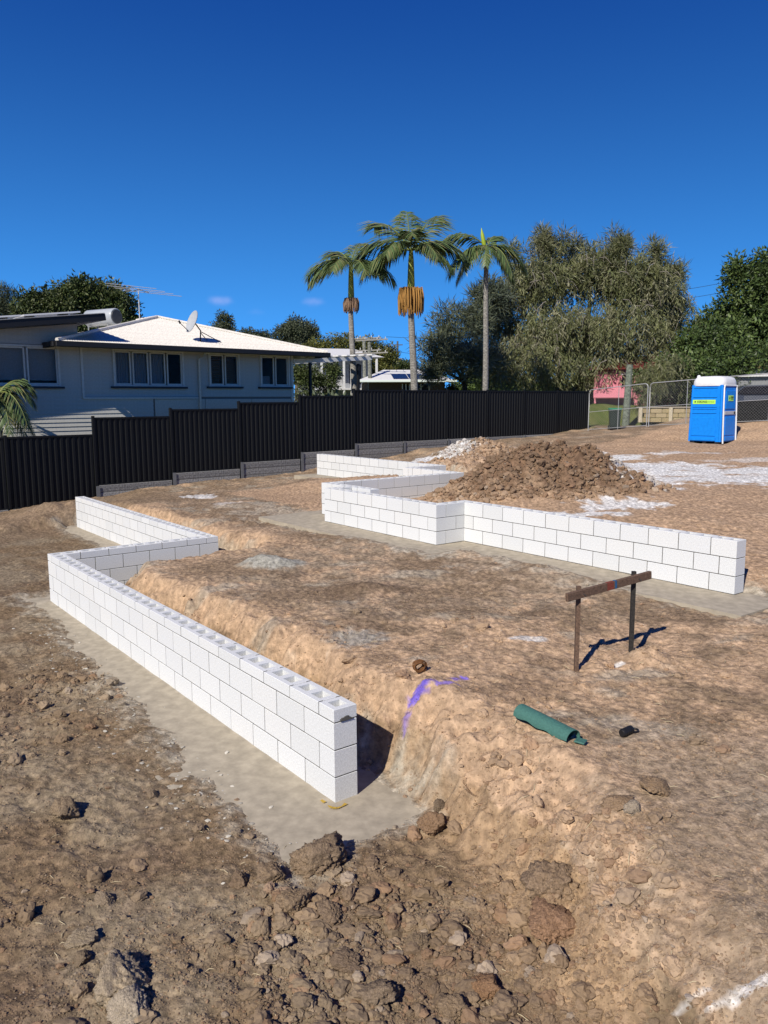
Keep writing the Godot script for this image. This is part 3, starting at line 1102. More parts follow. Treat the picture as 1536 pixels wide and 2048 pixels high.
	var tk := thing("water_tank", "horizontal silver hot water tank beside the dark roof", "water tank", ho * Vector3(0.2, 5.3, -3.6), deg_to_rad(42.0))
	st = S()
	var c1 := Vector3(-0.22, 0.50, -0.85)
	var c2 := Vector3(0.25, 0.50, 0.50)
	tube(st, [c1, c1.lerp(c2, 0.03), c1.lerp(c2, 0.97), c2], [0.26, 0.30, 0.30, 0.27], 20)
	done(st, "tank", mat(lin(0.40, 0.43, 0.46), 0.35, "faint", 1.0), tk)
	st = S()
	tube(st, [c2 + (c2 - c1).normalized() * 0.004, c2 + (c2 - c1).normalized() * 0.03], [0.25, 0.24], 20)
	done(st, "end_cap", mat(lin(0.05, 0.055, 0.06), 0.5), tk)
	st = S()
	for f in [0.15, 0.85]:
		var q := c1.lerp(c2, f)
		bar(st, q + Vector3(-0.2, -0.3, 0), q + Vector3(0.2, -0.28, 0), 0.04, 0.05)
		for sx in [-0.18, 0.18]:
			bar(st, q + Vector3(sx, -0.28, 0), q + Vector3(sx, -0.62, 0), 0.03, 0.03)
	done(st, "stand", mat(lin(0.3, 0.31, 0.32), 0.5), tk)
	# aerial
	var ae := thing("tv_aerial", "thin television aerial with long rods above the house roof", "aerial", ho * Vector3(1.75, 5.55, -4.0), deg_to_rad(42.0))
	var alu := mat(lin(0.5, 0.5, 0.5), 0.35)
	st = S()
	tube(st, [Vector3(0, 0, 0), Vector3(0, 1.45, 0)], [0.02, 0.018], 6)
	bar(st, Vector3(0, 0.35, 0), Vector3(0.35, 0.0, 0.1), 0.012, 0.012)
	done(st, "mast", alu, ae)
	st = S()
	bar(st, Vector3(-0.35, 1.52, -0.15), Vector3(0.3, 1.28, 0.25), 0.025, 0.025)
	done(st, "boom", mat(lin(0.08, 0.08, 0.08), 0.5), ae)
	for e in [[-0.30, 1.50, -1.0, 0.95], [-0.1, 1.42, -1.15, 1.1], [0.1, 1.36, -1.05, 1.25], [0.25, 1.30, -0.9, 1.45]]:
		st = S()
		tube(st, [Vector3(e[0] + e[2], e[1] - 0.0, 0.1), Vector3(e[0] + e[3], e[1] - 0.03, 0.15)], [0.011, 0.011], 5)
		done(st, "rod", alu, ae)
	# dish
	var ds := thing("satellite_dish", "grey satellite dish on a braced arm over the pale roof edge", "satellite dish", ho * Vector3(2.0, 4.72, 0.15), deg_to_rad(42.0))
	st = S()
	st.set_smooth_group(0)
	var db := along(Vector3.ZERO, Vector3(-0.93, 0.36, -0.05))
	var dc := Vector3(-0.28, 0.72, 0.0)
	for lay in [0.0, -0.012]:
		for i in 5:
			for k in 20:
				var f := func(ii: int, kk: int) -> Vector3:
					var rr := 0.36 * ii / 5.0
					return dc + db * Vector3(cos(TAU * kk / 20) * rr, sin(TAU * kk / 20) * rr * 1.1, rr * rr * 0.55 + lay)
				quad(st, f.call(i, k), f.call(i, k + 1), f.call(i + 1, k + 1), f.call(i + 1, k))
	done(st, "dish", mat(lin(0.42, 0.44, 0.46), 0.5, "faint", 1.0), ds)
	st = S()
	tube(st, [Vector3(-0.05, 0.0, 0), Vector3(-0.02, 0.45, 0), dc + db * Vector3(0, 0, -0.05)], [0.022, 0.022, 0.022], 6)
	tube(st, [Vector3(0.6, 0.06, 0.3), Vector3(-0.02, 0.42, 0)], [0.014, 0.014], 5)
	tube(st, [Vector3(0.45, 0.1, -0.3), Vector3(-0.02, 0.38, 0)], [0.014, 0.014], 5)
	done(st, "mount", blackm, ds)
	st = S()
	tube(st, [dc + db * Vector3(0, -0.36, 0.06), dc + db * Vector3(0, -0.22, 0.45)], [0.014, 0.012], 5)
	tube(st, [dc + db * Vector3(0, -0.24, 0.42), dc + db * Vector3(0, -0.17, 0.50)], [0.035, 0.03], 8)
	done(st, "feed_arm", blackm, ds)
	# white slatted pergola at the far end
	var pg := thing("pergola", "white slatted pergola roof at the far end of the weatherboard house", "pergola", ho * Vector3(5.95, 1.2, 0.0), deg_to_rad(42.0))
	var wht := mat(lin(0.72, 0.72, 0.71), 0.5, "faint", 1.0)
	for zz in [0.0, -2.6]:
		st = S()
		bar(st, Vector3(0, 3.06, zz), Vector3(3.95, 3.30, zz), 0.06, 0.16)
		done(st, "beam", wht, pg)
	for k in 9:
		st = S()
		var xx := 0.3 + 0.44 * k
		bar(st, Vector3(xx, 3.19 + xx * 0.0608, 0.25), Vector3(xx, 3.19 + xx * 0.0608, -2.9), 0.16, 0.05)
		done(st, "slat", wht, pg)
	for xx in [0.85, 3.3]:
		st = S()
		box(st, Vector3(xx, 1.5, -0.1), Vector3(0.09, 3.1, 0.09))
		done(st, "post", blackm, pg)

# ---------------------------------------------------------------- portable toilet
func build_toilet() -> void:
	var t := thing("portable_toilet", "bright blue portable toilet with white roof standing on the clay", "toilet", Vector3(11.30, 1.24, -27.28), deg_to_rad(-49.0))
	var blue := mat(lin(0.006, 0.225, 0.78), 0.38, "faint", 1.0)
	var white := mat(lin(0.74, 0.75, 0.76), 0.4, "faint", 1.0)
	var lime := mat(lin(0.42, 0.74, 0.10), 0.45)
	var dark := mat(lin(0.012, 0.012, 0.014), 0.5)
	var st := S()
	# tapering body
	var hb := 0.56
	var ht := 0.52
	var y0 := 0.10
	var y1 := 1.98
	var lo: Array = []
	var hi: Array = []
	for q in [[-1, -1], [-1, 1], [1, 1], [1, -1]]:
		lo.append(Vector3(q[0] * hb, y0, q[1] * hb))
		hi.append(Vector3(q[0] * ht, y1, q[1] * ht))
	for i in 4:
		var j := (i + 1) % 4
		quad(st, lo[i], hi[i], hi[j], lo[j])
	quad(st, lo[3], lo[2], lo[1], lo[0])
	quad(st, hi[0], hi[1], hi[2], hi[3])
	done(st, "body", blue, t)
	st = S()
	for xx in [-0.42, 0.0, 0.42]:
		box(st, Vector3(xx, 0.05, 0), Vector3(0.12, 0.10, 1.10))
	done(st, "skid", dark, t)
	# moulded panel on the side: raised ribs and a proud lower panel
	for r in [[1.905, 0.05], [1.60, 0.05], [1.27, 0.05], [1.20, 0.03], [1.06, 0.04]]:
		st = S()
		var yy: float = r[0]
		var zz := lerpf(hb, ht, (yy - y0) / (y1 - y0))
		cbox(st, Vector3(-0.06, yy, zz + 0.006), Vector3(0.86, r[1], 0.035), 0.012)
		done(st, "rib", blue, t)
	st = S()
	for q in [[0.28, 0.92]]:
		var za := lerpf(hb, ht, (q[0] - y0) / (y1 - y0)) + 0.012
		var zb := lerpf(hb, ht, (q[1] - y0) / (y1 - y0)) + 0.012
		cbox(st, Vector3(-0.06, (q[0] + q[1]) * 0.5, (za + zb) * 0.5 - 0.012), Vector3(0.86, q[1] - q[0], 0.04), 0.014, Basis(Vector3.RIGHT, -atan2(za - zb, q[1] - q[0])))
	done(st, "side_panel", blue, t)
	st = S()
	cbox(st, Vector3(-0.06, 0.17, 0.575), Vector3(0.9, 0.10, 0.05), 0.015)
	done(st, "base_rim", blue, t)
	# corner columns
	for q in [[-1, 1], [1, 1], [1, -1]]:
		st = S()
		tube(st, [Vector3(q[0] * 0.535, 0.10, q[1] * 0.535), Vector3(q[0] * 0.50, 1.99, q[1] * 0.50)], [0.05, 0.05], 10)
		done(st, "corner_post", white if q[0] == 1 and q[1] == -1 else blue, t)
	# domed white roof
	st = S()
	st.set_smooth_group(0)
	var rings := [[0.555, 1.96], [0.565, 2.02], [0.55, 2.14], [0.50, 2.235], [0.36, 2.285], [0.0, 2.30]]
	for i in rings.size() - 1:
		for k in 32:
			var f := func(ii: int, kk: int) -> Vector3:
				var an := TAU * kk / 32.0
				var c := cos(an)
				var s := sin(an)
				var e := pow(pow(absf(c), 6.0) + pow(absf(s), 6.0), -1.0 / 6.0)
				return Vector3(c * e * rings[ii][0], rings[ii][1], s * e * rings[ii][0])
			quad(st, f.call(i, k), f.call(i, k + 1), f.call(i + 1, k + 1), f.call(i + 1, k))
	var rf := done(st, "roof", white, t)
	st = S()
	tube(st, [Vector3(-0.40, 2.2, 0.36), Vector3(-0.40, 2.30, 0.36), Vector3(-0.40, 2.33, 0.36)], [0.06, 0.06, 0.03], 10)
	done(st, "vent", white, rf)
	# door on the side that faces right, white frame round it
	st = S()
	var tilt := Basis(Vector3.BACK, atan2(hb - ht, y1 - y0))
	cbox(st, Vector3(0.552, 1.03, 0.0), Vector3(0.03, 1.72, 0.84), 0.012, tilt)
	var door := done(st, "door", blue, t)
	st = S()
	cbox(st, Vector3(0.568, 1.50, 0.0), Vector3(0.03, 0.62, 0.70), 0.012, tilt)
	cbox(st, Vector3(0.578, 0.62, 0.0), Vector3(0.03, 0.62, 0.70), 0.012, tilt)
	cbox(st, Vector3(0.59, 0.20, 0.0), Vector3(0.03, 0.14, 0.72), 0.012, tilt)
	done(st, "door_panel", blue, door)
	st = S()
	cbox(st, Vector3(0.575, 1.06, 0.0), Vector3(0.035, 0.12, 0.80), 0.01, tilt)
	var bandm := mat(lin(0.5, 0.5, 0.52), 0.5, "faint", 1.0)
	done(st, "latch_plate", bandm, door)
	st = S()
	cbox(st, Vector3(0.60, 1.06, -0.26), Vector3(0.03, 0.10, 0.05), 0.01, tilt)
	done(st, "handle", dark, door)
	st = S()
	for zz in [-0.46, 0.46]:
		tube(st, [Vector3(0.60, 0.04, zz), Vector3(0.575, 1.0, zz), Vector3(0.55, 1.88, zz * 0.97), Vector3(0.55, 1.97, zz * 0.85)], [0.028, 0.028, 0.028, 0.028], 8)
	tube(st, [Vector3(0.55, 1.97, -0.39), Vector3(0.55, 1.97, 0.39)], [0.028, 0.028], 8)
	done(st, "door_frame", white, t)
	# signs
	var sz := lerpf(hb, ht, (1.42 - y0) / (y1 - y0))
	st = S()
	box(st, Vector3(-0.08, 1.43, sz + 0.012), Vector3(0.80, 0.14, 0.008))
	var sg := done(st, "sign", lime, t)
	sg.set_meta("label", "lime green hire company sign on the side wall")
	letter(sg, "VIKING", Vector3(-0.15, 1.432, sz + 0.019), 0.10, dark, Basis.IDENTITY)
	letter(sg, "RENTALS", Vector3(0.14, 1.432, sz + 0.019), 0.066, mat(lin(0.16, 0.34, 0.05), 0.5), Basis.IDENTITY)
	emblem(sg, Vector3(-0.39, 1.43, sz + 0.019), 0.045, dark, Basis.IDENTITY)
	var dbs := Basis(Vector3.UP, PI / 2)
	st = S()
	box(st, Vector3(0.592, 1.55, 0.02), Vector3(0.008, 0.19, 0.34), tilt)
	var s2 := done(st, "sign", lime, door)
	letter(s2, "VIKING", Vector3(0.600, 1.585, -0.05), 0.055, dark, dbs)
	letter(s2, "RENTALS", Vector3(0.601, 1.525, -0.05), 0.04, dark, dbs)
	emblem(s2, Vector3(0.600, 1.55, 0.12), 0.05, dark, dbs)

func letter(parent: Node3D, words: String, at: Vector3, size: float, m: Material, b: Basis) -> void:
	var tm := TextMesh.new()
	var fo := SystemFont.new()
	fo.font_names = PackedStringArray(["Droid Sans"])
	fo.font_weight = 700
	tm.font = fo
	tm.text = words
	tm.font_size = 64
	tm.pixel_size = size / 64.0
	tm.depth = 0.003
	place(tm, "lettering", m, parent, Transform3D(b, at))

# small helmet-like mark with two horns beside the name
func emblem(parent: Node3D, at: Vector3, r: float, m: Material, b: Basis) -> void:
	var st := S()
	for k in 8:
		var a := PI * k / 8.0
		var a2 := PI * (k + 1) / 8.0
		tri(st, at, at + b * Vector3(cos(a2) * r * 0.6, sin(a2) * r * 0.7, 0), at + b * Vector3(cos(a) * r * 0.6, sin(a) * r * 0.7, 0))
	for sx in [-1.0, 1.0]:
		tri(st, at + b * Vector3(sx * r * 0.55, 0, 0), at + b * Vector3(sx * r * 1.1, r * 0.95, 0), at + b * Vector3(sx * r * 0.7, r * 0.35, 0))
	quad(st, at + b * Vector3(-r * 0.6, -r * 0.12, 0), at + b * Vector3(r * 0.6, -r * 0.12, 0), at + b * Vector3(r * 0.6, -r * 0.5, 0), at + b * Vector3(-r * 0.6, -r * 0.5, 0))
	done(st, "emblem", m, parent)

# ---------------------------------------------------------------- things lying about the site
func build_site_things() -> void:
	# profile hurdle: board nailed to two stakes
	var g1 := ground(1.59, -6.24)
	var hu := thing("profile_hurdle", "weathered timber board nailed across two stakes standing in the clay", "hurdle", Vector3(1.59, g1, -6.24))
	var wood := mat(lin(0.20, 0.125, 0.085), 0.85, "wood", 3.0, 0.4)
	var woodd := mat(lin(0.045, 0.040, 0.036), 0.85, "wood", 3.0, 0.4)
	var o := hu.position
	var p1 := Vector3(1.465, 1.212, -6.20) - o
	var p2 := Vector3(2.300, 1.287, -6.69) - o
	var bd := p2 - p1
	var bs := Basis(bd.normalized(), Vector3.UP, bd.normalized().cross(Vector3.UP)).orthonormalized()
	var st := S()
	cbox(st, (p1 + p2) * 0.5, Vector3(bd.length(), 0.068, 0.032), 0.003, bs)
	var board := done(st, "board", wood, hu)
	for q in [[0.49, 0.075, lin(0.30, 0.07, 0.045)], [0.555, 0.022, lin(0.03, 0.15, 0.36)]]:
		st = S()
		box(st, p1 + bd * float(q[0]) + bs.z * 0.0166 + Vector3(0, rnd(-0.002, 0.002), 0), Vector3(q[1], 0.062, 0.0012), bs)
		box(st, p1 + bd * float(q[0]) + Vector3(0, 0.0346, 0), Vector3(q[1], 0.0012, 0.03), bs)
		done(st, "paint_mark", mat(q[2], 0.8, "wood", 6.0), board)
	for q in [[0.17, g1], [0.83, ground(2.15, -6.73)]]:
		st = S()
		var top: Vector3 = p1 + bd * float(q[0]) - bs.z * 0.036 + Vector3(0, 0.055, 0)
		var foot := Vector3(top.x + rnd(-0.01, 0.01), float(q[1]) - o.y - 0.05, top.z + 0.01)
		bar(st, foot, top, 0.034, 0.034)
		done(st, "stake", wood if q[0] < 0.5 else woodd, hu)
		st = S()
		tube(st, [p1 + bd * float(q[0]) + bs.z * 0.01, p1 + bd * float(q[0]) + bs.z * 0.028 + Vector3(0.02, -0.012, 0)], [0.003, 0.003], 5)
		done(st, "nail", mat(lin(0.02, 0.02, 0.02), 0.5), hu)
	# split green pipe, half buried
	var gp := ground(1.09, -5.14)
	var pi_ := thing("plastic_pipe", "split dusty green plastic pipe lying half buried in the clay bank", "pipe", Vector3(1.09, gp, -5.14))
	var e1 := Vector3(0.955, ground(0.955, -5.33) + 0.035, -5.33) - pi_.position
	var e2 := Vector3(1.235, ground(1.235, -4.93) + 0.02, -4.93) - pi_.position
	var pb := along(e1, e2)
	st = S()
	st.set_smooth_group(0)
	var nlen := 22
	var narc := 12
	var gr: Array = []
	for lay in 2:
		var grid: Array = []
		for i in nlen + 1:
			var row: Array = []
			var f := float(i) / nlen
			var lo := -0.9 + 0.25 * sin(i * 1.3) + 0.2 * sin(i * 2.9 + 1.0) + (0.9 if i > 18 else 0.0)
			var hi := 3.5 + 0.12 * sin(i * 0.8)
			if i < 2:
				lo += 0.5
			for k in narc + 1:
				var an := lerpf(lo, hi, float(k) / narc) - 0.25
				var r := 0.062 - lay * 0.004
				row.append(e1.lerp(e2, f) + pb.x * cos(an) * r * 1.1 + pb.y * sin(an) * r)
			grid.append(row)
		gr.append(grid)
	for i in nlen:
		for k in narc:
			quad(st, gr[0][i][k], gr[0][i][k + 1], gr[0][i + 1][k + 1], gr[0][i + 1][k])
			quad(st, gr[1][i][k], gr[1][i + 1][k], gr[1][i + 1][k + 1], gr[1][i][k + 1])
	st.set_smooth_group(-1)
	for i in nlen:
		for k in [0, narc]:
			quad(st, gr[0][i][k], gr[0][i + 1][k], gr[1][i + 1][k], gr[1][i][k])
	for k in narc:
		for i in [0, nlen]:
			quad(st, gr[0][i][k], gr[1][i][k], gr[1][i][k + 1], gr[0][i][k + 1])
	var green := mat(lin(0.075, 0.20, 0.165), 0.6, "patchy", 6.0)
	done(st, "shell", green, pi_)
	st = S()
	cbox(st, e2 + pb * Vector3(0.02, 0.0, 0.045), Vector3(0.07, 0.012, 0.07), 0.003, pb.rotated(Vector3.UP, 0.4))
	done(st, "broken_flap", green, pi_)
	# black hose coupling
	var gf := ground(1.64, -5.07)
	var hc := thing("hose_coupling", "small black plastic hose coupling lying on the trodden clay", "coupling", Vector3(1.64, gf, -5.07), 0.65)
	var blk := mat(lin(0.014, 0.014, 0.015), 0.45, "faint", 3.0)
	st = S()
	tube(st, [Vector3(-0.075, 0.025, 0), Vector3(-0.07, 0.025, 0), Vector3(0.03, 0.028, 0), Vector3(0.035, 0.028, 0)], [0.022, 0.026, 0.026, 0.02], 12)
	done(st, "body", blk, hc)
	st = S()
	for k in 4:
		tube(st, [Vector3(-0.06 + 0.022 * k, 0.025, 0), Vector3(-0.05 + 0.022 * k, 0.025, 0)], [0.029, 0.029], 12)
	done(st, "grip_ring", blk, hc)
	st = S()
	var lp: Array = []
	var lr: Array = []
	for k in 13:
		lp.append(Vector3(0.06 + 0.035 * cos(TAU * k / 12.0), 0.012, 0.028 * sin(TAU * k / 12.0)))
		lr.append(0.006)
	tube(st, lp, lr, 6, false)
	done(st, "clip", blk, hc)
	# rusty coil
	var cp := Vector3(0.28, 0, -6.12)
	var rc := thing("wire_coil", "rusty coil of tie wire lying near the violet paint mark", "wire coil", Vector3(cp.x, ground(cp.x, cp.z) + 0.0, cp.z), 0.4)
	st = S()
	for k in 7:
		lp = []
		lr = []
		var rr := 0.045 + 0.006 * sin(k * 2.1)
		for i in 17:
			var an := TAU * i / 16.0
			lp.append(Vector3(0.012 * sin(k * 1.9) + cos(an) * rr, 0.042 + sin(an) * rr * 0.85, -0.03 + 0.010 * k + 0.008 * sin(an * 2.0 + k)))
			lr.append(0.0065)
		tube(st, lp, lr, 6, false)
	done(st, "loops", mat(lin(0.24, 0.105, 0.035), 0.85, "wood", 12.0), rc)
	# yellow survey paint on the footing round the wall's corner
	st = S()
	var yp := [[-0.452, -5.225], [-0.425, -5.19], [-0.40, -5.15], [-0.37, -5.118], [-0.335, -5.112], [-0.30, -5.135], [-0.275, -5.175]]
	for i in yp.size() - 1:
		if i == 1:
			continue
		var a := Vector3(yp[i][0], 0, yp[i][1])
		var b := Vector3(yp[i + 1][0], 0, yp[i + 1][1])
		var nrm := (b - a).cross(Vector3.UP).normalized()
		var up := Vector3(0, 0.0105, 0)
		var wa := 0.010 + 0.006 * sin(i * 2.3)
		var wb := 0.010 + 0.006 * sin((i + 1) * 2.3)
		quad(st, a + nrm * wa + up, b + nrm * wb + up, b - nrm * wb + up, a - nrm * wa + up)
	structure(done(st, "yellow_marking", mat(lin(0.70, 0.46, 0.07), 0.9, "mortar", 9.0), self))

# ---------------------------------------------------------------- clods and stones
func clod_shape(seed_: int, flat: float, sub := 2) -> ArrayMesh:
	var n := noise(seed_, 0.9, 3)
	var cell := noise(seed_ + 50, 1.3, 1, FastNoiseLite.TYPE_CELLULAR)
	var cr := RandomNumberGenerator.new()
	cr.seed = seed_
	var cutp: Array = []
	for i in 9:
		var dv := Vector3(cr.randf_range(-1, 1), cr.randf_range(-1, 1), cr.randf_range(-1, 1)).normalized()
		cutp.append([dv, cr.randf_range(0.58, 0.9)])
	var t := (1.0 + sqrt(5.0)) / 2.0
	var v: Array = []
	for q in [[-1, t, 0], [1, t, 0], [-1, -t, 0], [1, -t, 0], [0, -1, t], [0, 1, t], [0, -1, -t], [0, 1, -t], [t, 0, -1], [t, 0, 1], [-t, 0, -1], [-t, 0, 1]]:
		v.append(Vector3(q[0], q[1], q[2]).normalized())
	var f: Array = [[0, 11, 5], [0, 5, 1], [0, 1, 7], [0, 7, 10], [0, 10, 11], [1, 5, 9], [5, 11, 4], [11, 10, 2], [10, 7, 6], [7, 1, 8], [3, 9, 4], [3, 4, 2], [3, 2, 6], [3, 6, 8], [3, 8, 9], [4, 9, 5], [2, 4, 11], [6, 2, 10], [8, 6, 7], [9, 8, 1]]
	for s in sub:
		var nf: Array = []
		for q in f:
			var m: Array = []
			for e in 3:
				v.append(((v[q[e]] as Vector3) + (v[q[(e + 1) % 3]] as Vector3)).normalized())
				m.append(v.size() - 1)
			nf.append([q[0], m[0], m[2]])
			nf.append([q[1], m[1], m[0]])
			nf.append([q[2], m[2], m[1]])
			nf.append([m[0], m[1], m[2]])
		f = nf
	var st := S()
	if sub > 2:
		st.set_smooth_group(0)
	for q in f:
		for e in [0, 2, 1]:
			var p: Vector3 = v[q[e]]
			var r := 1.05 + 0.36 * n.get_noise_3dv(p * 1.1) + 0.22 * (cell.get_noise_3dv(p) + 0.55)
			for c in cutp:   # broken faces
				var dd: float = p.dot(c[0])
				if dd * r > c[1]:
					r = lerpf(r, c[1] / dd, 0.9)
			r += (0.26 if sub < 3 else 0.17) * n.get_noise_3dv(p * 4.0)
			if sub > 2:
				r += 0.11 * n.get_noise_3dv(p * 10.0) - 0.09 * absf(n.get_noise_3dv(p * 6.0 + Vector3(9, 3, 1)))
			st.add_vertex(Vector3(p.x * r, p.y * r * flat, p.z * r * 0.88))
	return mesh_of(st)

func clod_color(x: float, z: float) -> Color:
	var c := soil_color(x, z, 0.0)
	var k := rng.randf()
	if k < 0.035:
		c = c.lerp(Color(0.56, 0.48, 0.39), 0.6)
	elif k < 0.2:
		c = c.lerp(Color(0.34, 0.18, 0.10), 0.55)
	elif k < 0.5:
		c = c * 0.85
	return c.lerp(Color(0.46, 0.33, 0.22), 0.3) * rnd(0.9, 1.25)

func build_rocks() -> void:
	var shapes: Array = []
	for i in 5:
		shapes.append(clod_shape(100 + i, 0.72, 1))
	var big: Array = []
	for i in 5:
		big.append(clod_shape(120 + i, 0.72, 2))
	var fine: Array = []
	for i in 3:
		fine.append(clod_shape(200 + i, 0.7, 0))
	var m := vmat(0.95, "soil", 3.0, 0.25)
	m.metallic_specular = 0.2
	# crumbs and clods: density follows the rubble; sizes fall off quickly
	var sets := [["clay_crumbs", fine, 80000, 0.003, 0.010, 0.16, 9.0], ["small_clods", shapes, 5200, 0.008, 0.024, 0.02, 12.0], ["clods", big, 700, 0.020, 0.066, 0.003, 8.0]]
	for s in sets:
		var xs: Array = []
		var cs: Array = []
		for q in s[1]:
			xs.append([])
			cs.append([])
		var got := 0
		var tries := 0
		while got < s[2] and tries < s[2] * 14:
			tries += 1
			var z: float = -2.7 - pow(rng.randf(), 1.5) * (s[6] - 2.7)
			var x: float = rnd(-1, 1) * (0.56 * -z + 0.3)
			var rb := rubble(x, z)
			var ms := pad_side(x, z)
			var p: float = s[5] + rb * rb * 1.1 + 0.22 * clampf(1.0 - absf(ms + 0.15) * 2.5, 0, 1) + 0.25 * maxf(0.0, n_mid.get_noise_2d(x * 0.8 - 20.0, z * 0.8))
			if rng.randf() > p:
				continue
			var d := Vector3(x, 0, z) - A0
			var ss := d.dot(UD)
			var tt := d.dot(VD)
			if footing_mask(ss, tt, 0.02) > 0.3 and rng.randf() > (0.14 if s[4] < 0.02 else 0.02):
				continue
			if (ss > -0.06 and ss < 7.25 and tt > -0.06 and tt < 0.26) or (tt > 4.7 and tt < 5.55) or (ss > 6.9 and ss < 7.3 and tt < 2.6 and tt > -0.1) or (ss > 6.9 and tt > 2.2 and tt < 2.6):
				continue
			var r := lerpf(s[3], s[4], pow(rng.randf(), 2.2))
			var k := rng.randi() % (s[1] as Array).size()
			var b := Basis.from_euler(Vector3(rnd(-0.6, 0.6), rnd(0, TAU), rnd(-0.6, 0.6))).scaled(Vector3(r * rnd(0.8, 1.3), r * rnd(0.7, 1.1), r * rnd(0.8, 1.2)))
			xs[k].append(Transform3D(b, Vector3(x, ground(x, z) + r * 0.12, z)))
			cs[k].append(clod_color(x, z))
			got += 1
		for k in (s[1] as Array).size():
			var o := many(s[0], s[1][k], m, xs[k], cs[k], self)
			o.set_meta("kind", "stuff")
			o.set_meta("label", "loose clay crumbs and clods strewn over the dug ground")
			o.set_meta("category", "clods")
	# clods on the heap of topsoil and on the far mounds
	var hx: Array = []
	var hc: Array = []
	for i in 5:
		hx.append([])
		hc.append([])
	for i in 9000:
		var q: Array = HEAPS[[0, 0, 0, 1, 2, 3, 4, 4][rng.randi() % 8]]
		var an := rnd(0, TAU)
		var rr := sqrt(rng.randf()) * 1.25
		var x: float = q[0] + cos(an) * rr * float(q[3])
		var z: float = q[1] + sin(an) * rr * float(q[4])
		var d := Vector3(x, 0, z) - A0
		var tt := d.dot(VD)
		var ss := d.dot(UD)
		if tt < 5.6 or (ss > 7.8 and ss < 8.3 and tt < 8.8):
			continue
		var r := lerpf(0.014, 0.085, pow(rng.randf(), 3.6))
		var k := rng.randi() % 5
		hx[k].append(Transform3D(Basis.from_euler(Vector3(rnd(-1, 1), rnd(0, TAU), rnd(-1, 1))).scaled(Vector3(r, r * 0.9, r)), Vector3(x, ground(x, z) + r * 0.25, z)))
		hc[k].append(clod_color(x, z) * 0.85)
	for k in 5:
		var o := many("heap_clods", shapes[k], m, hx[k], hc[k], self)
		o.set_meta("kind", "stuff")
		o.set_meta("label", "dark clods covering the heap of topsoil behind the wall")
		o.set_meta("category", "clods")
	# stones and clods that stand out: x, z, width, flatness, colour, label
	var list := [
		[-1.284, -3.416, 0.29, 0.62, Color(0.42, 0.36, 0.28), "big rounded clod with a pale crust, largest in the bottom left corner"],
		[-1.17, -3.24, 0.20, 0.6, Color(0.55, 0.49, 0.41), "whitish stone at the bottom edge below the big pale clod"],
		[-0.40, -4.43, 0.40, 0.68, Color(0.20, 0.15, 0.11), "large dark brown clod just below the concrete footing's end"],
		[0.90, -3.97, 0.36, 0.72, Color(0.24, 0.17, 0.12), "large rounded brown boulder of clay on the front bank"],
		[0.86, -3.70, 0.30, 0.5, Color(0.29, 0.16, 0.10), "reddish flat clod below the rounded clay boulder"],
		[-2.167, -5.00, 0.21, 0.65, Color(0.27, 0.21, 0.15), "brown clod casting a black shadow near the left edge"],
		[-1.658, -5.29, 0.10, 0.8, Color(0.36, 0.28, 0.21), "small round stone alone on the bare earth left of the footing"],
		[-1.566, -4.07, 0.12, 0.7, Color(0.38, 0.31, 0.24), "pale potato-shaped stone alone in the left foreground"],
		[-1.314, -3.62, 0.08, 0.8, Color(0.45, 0.36, 0.22), "small yellowish stone right above the big pale clod"],
		[-1.577, -3.75, 0.17, 0.55, Color(0.40, 0.34, 0.26), "pale flattened clod in a pair above the big pale clod"],
		[-1.521, -3.60, 0.10, 0.7, Color(0.30, 0.24, 0.18), "darker lower clod of the pair above the big pale clod"],
		[-0.846, -4.234, 0.14, 0.8, Color(0.25, 0.18, 0.13), "brown clod at the left tip of the rubble band"],
		[-0.66, -4.256, 0.19, 0.75, Color(0.27, 0.20, 0.14), "brown clod left of the large dark clod"],
		[-0.497, -3.963, 0.20, 0.75, Color(0.30, 0.22, 0.15), "brown clod in the rubble below the large dark clod"],
		[-0.30, -3.90, 0.16, 0.75, Color(0.26, 0.19, 0.14), "brown clod in the rubble, lower right of the large dark clod"],
		[0.305, -4.794, 0.22, 0.7, Color(0.25, 0.15, 0.09), "rust-brown clod at the foot of the bank by the footing"],
		[0.365, -4.953, 0.11, 0.8, Color(0.22, 0.17, 0.13), "small dark clod above the rust-brown clod by the footing"],
		[1.381, -4.13, 0.11, 0.7, Color(0.55, 0.48, 0.40), "whitish stone on the front right bank"],
		[1.321, -4.21, 0.16, 0.6, Color(0.36, 0.25, 0.17), "tan clod beside the whitish stone on the right bank"],
		[1.587, -4.364, 0.23, 0.4, Color(0.33, 0.23, 0.15), "flat tan slab of clay at the edge of the smooth ground"],
		[-0.204, -3.542, 0.16, 0.7, Color(0.23, 0.17, 0.13), "brown clod near the bottom edge, left of the middle"],
		[-0.053, -3.314, 0.21, 0.6, Color(0.27, 0.21, 0.16), "broad brown clod at the bottom edge in the middle"],
		[0.455, -3.382, 0.17, 0.65, Color(0.33, 0.18, 0.10), "reddish clod near the bottom edge, right of the middle"],
		[0.16, -3.682, 0.14, 0.75, Color(0.30, 0.23, 0.16), "tan clod in the middle of the front rubble"],
		[0.301, -3.252, 0.16, 0.7, Color(0.30, 0.22, 0.15), "brown clod at the bottom edge left of the reddish one"],
		[1.10, -2.85, 0.15, 0.55, Color(0.30, 0.22, 0.16), "brown clod at the bottom edge beside the white streak"]]
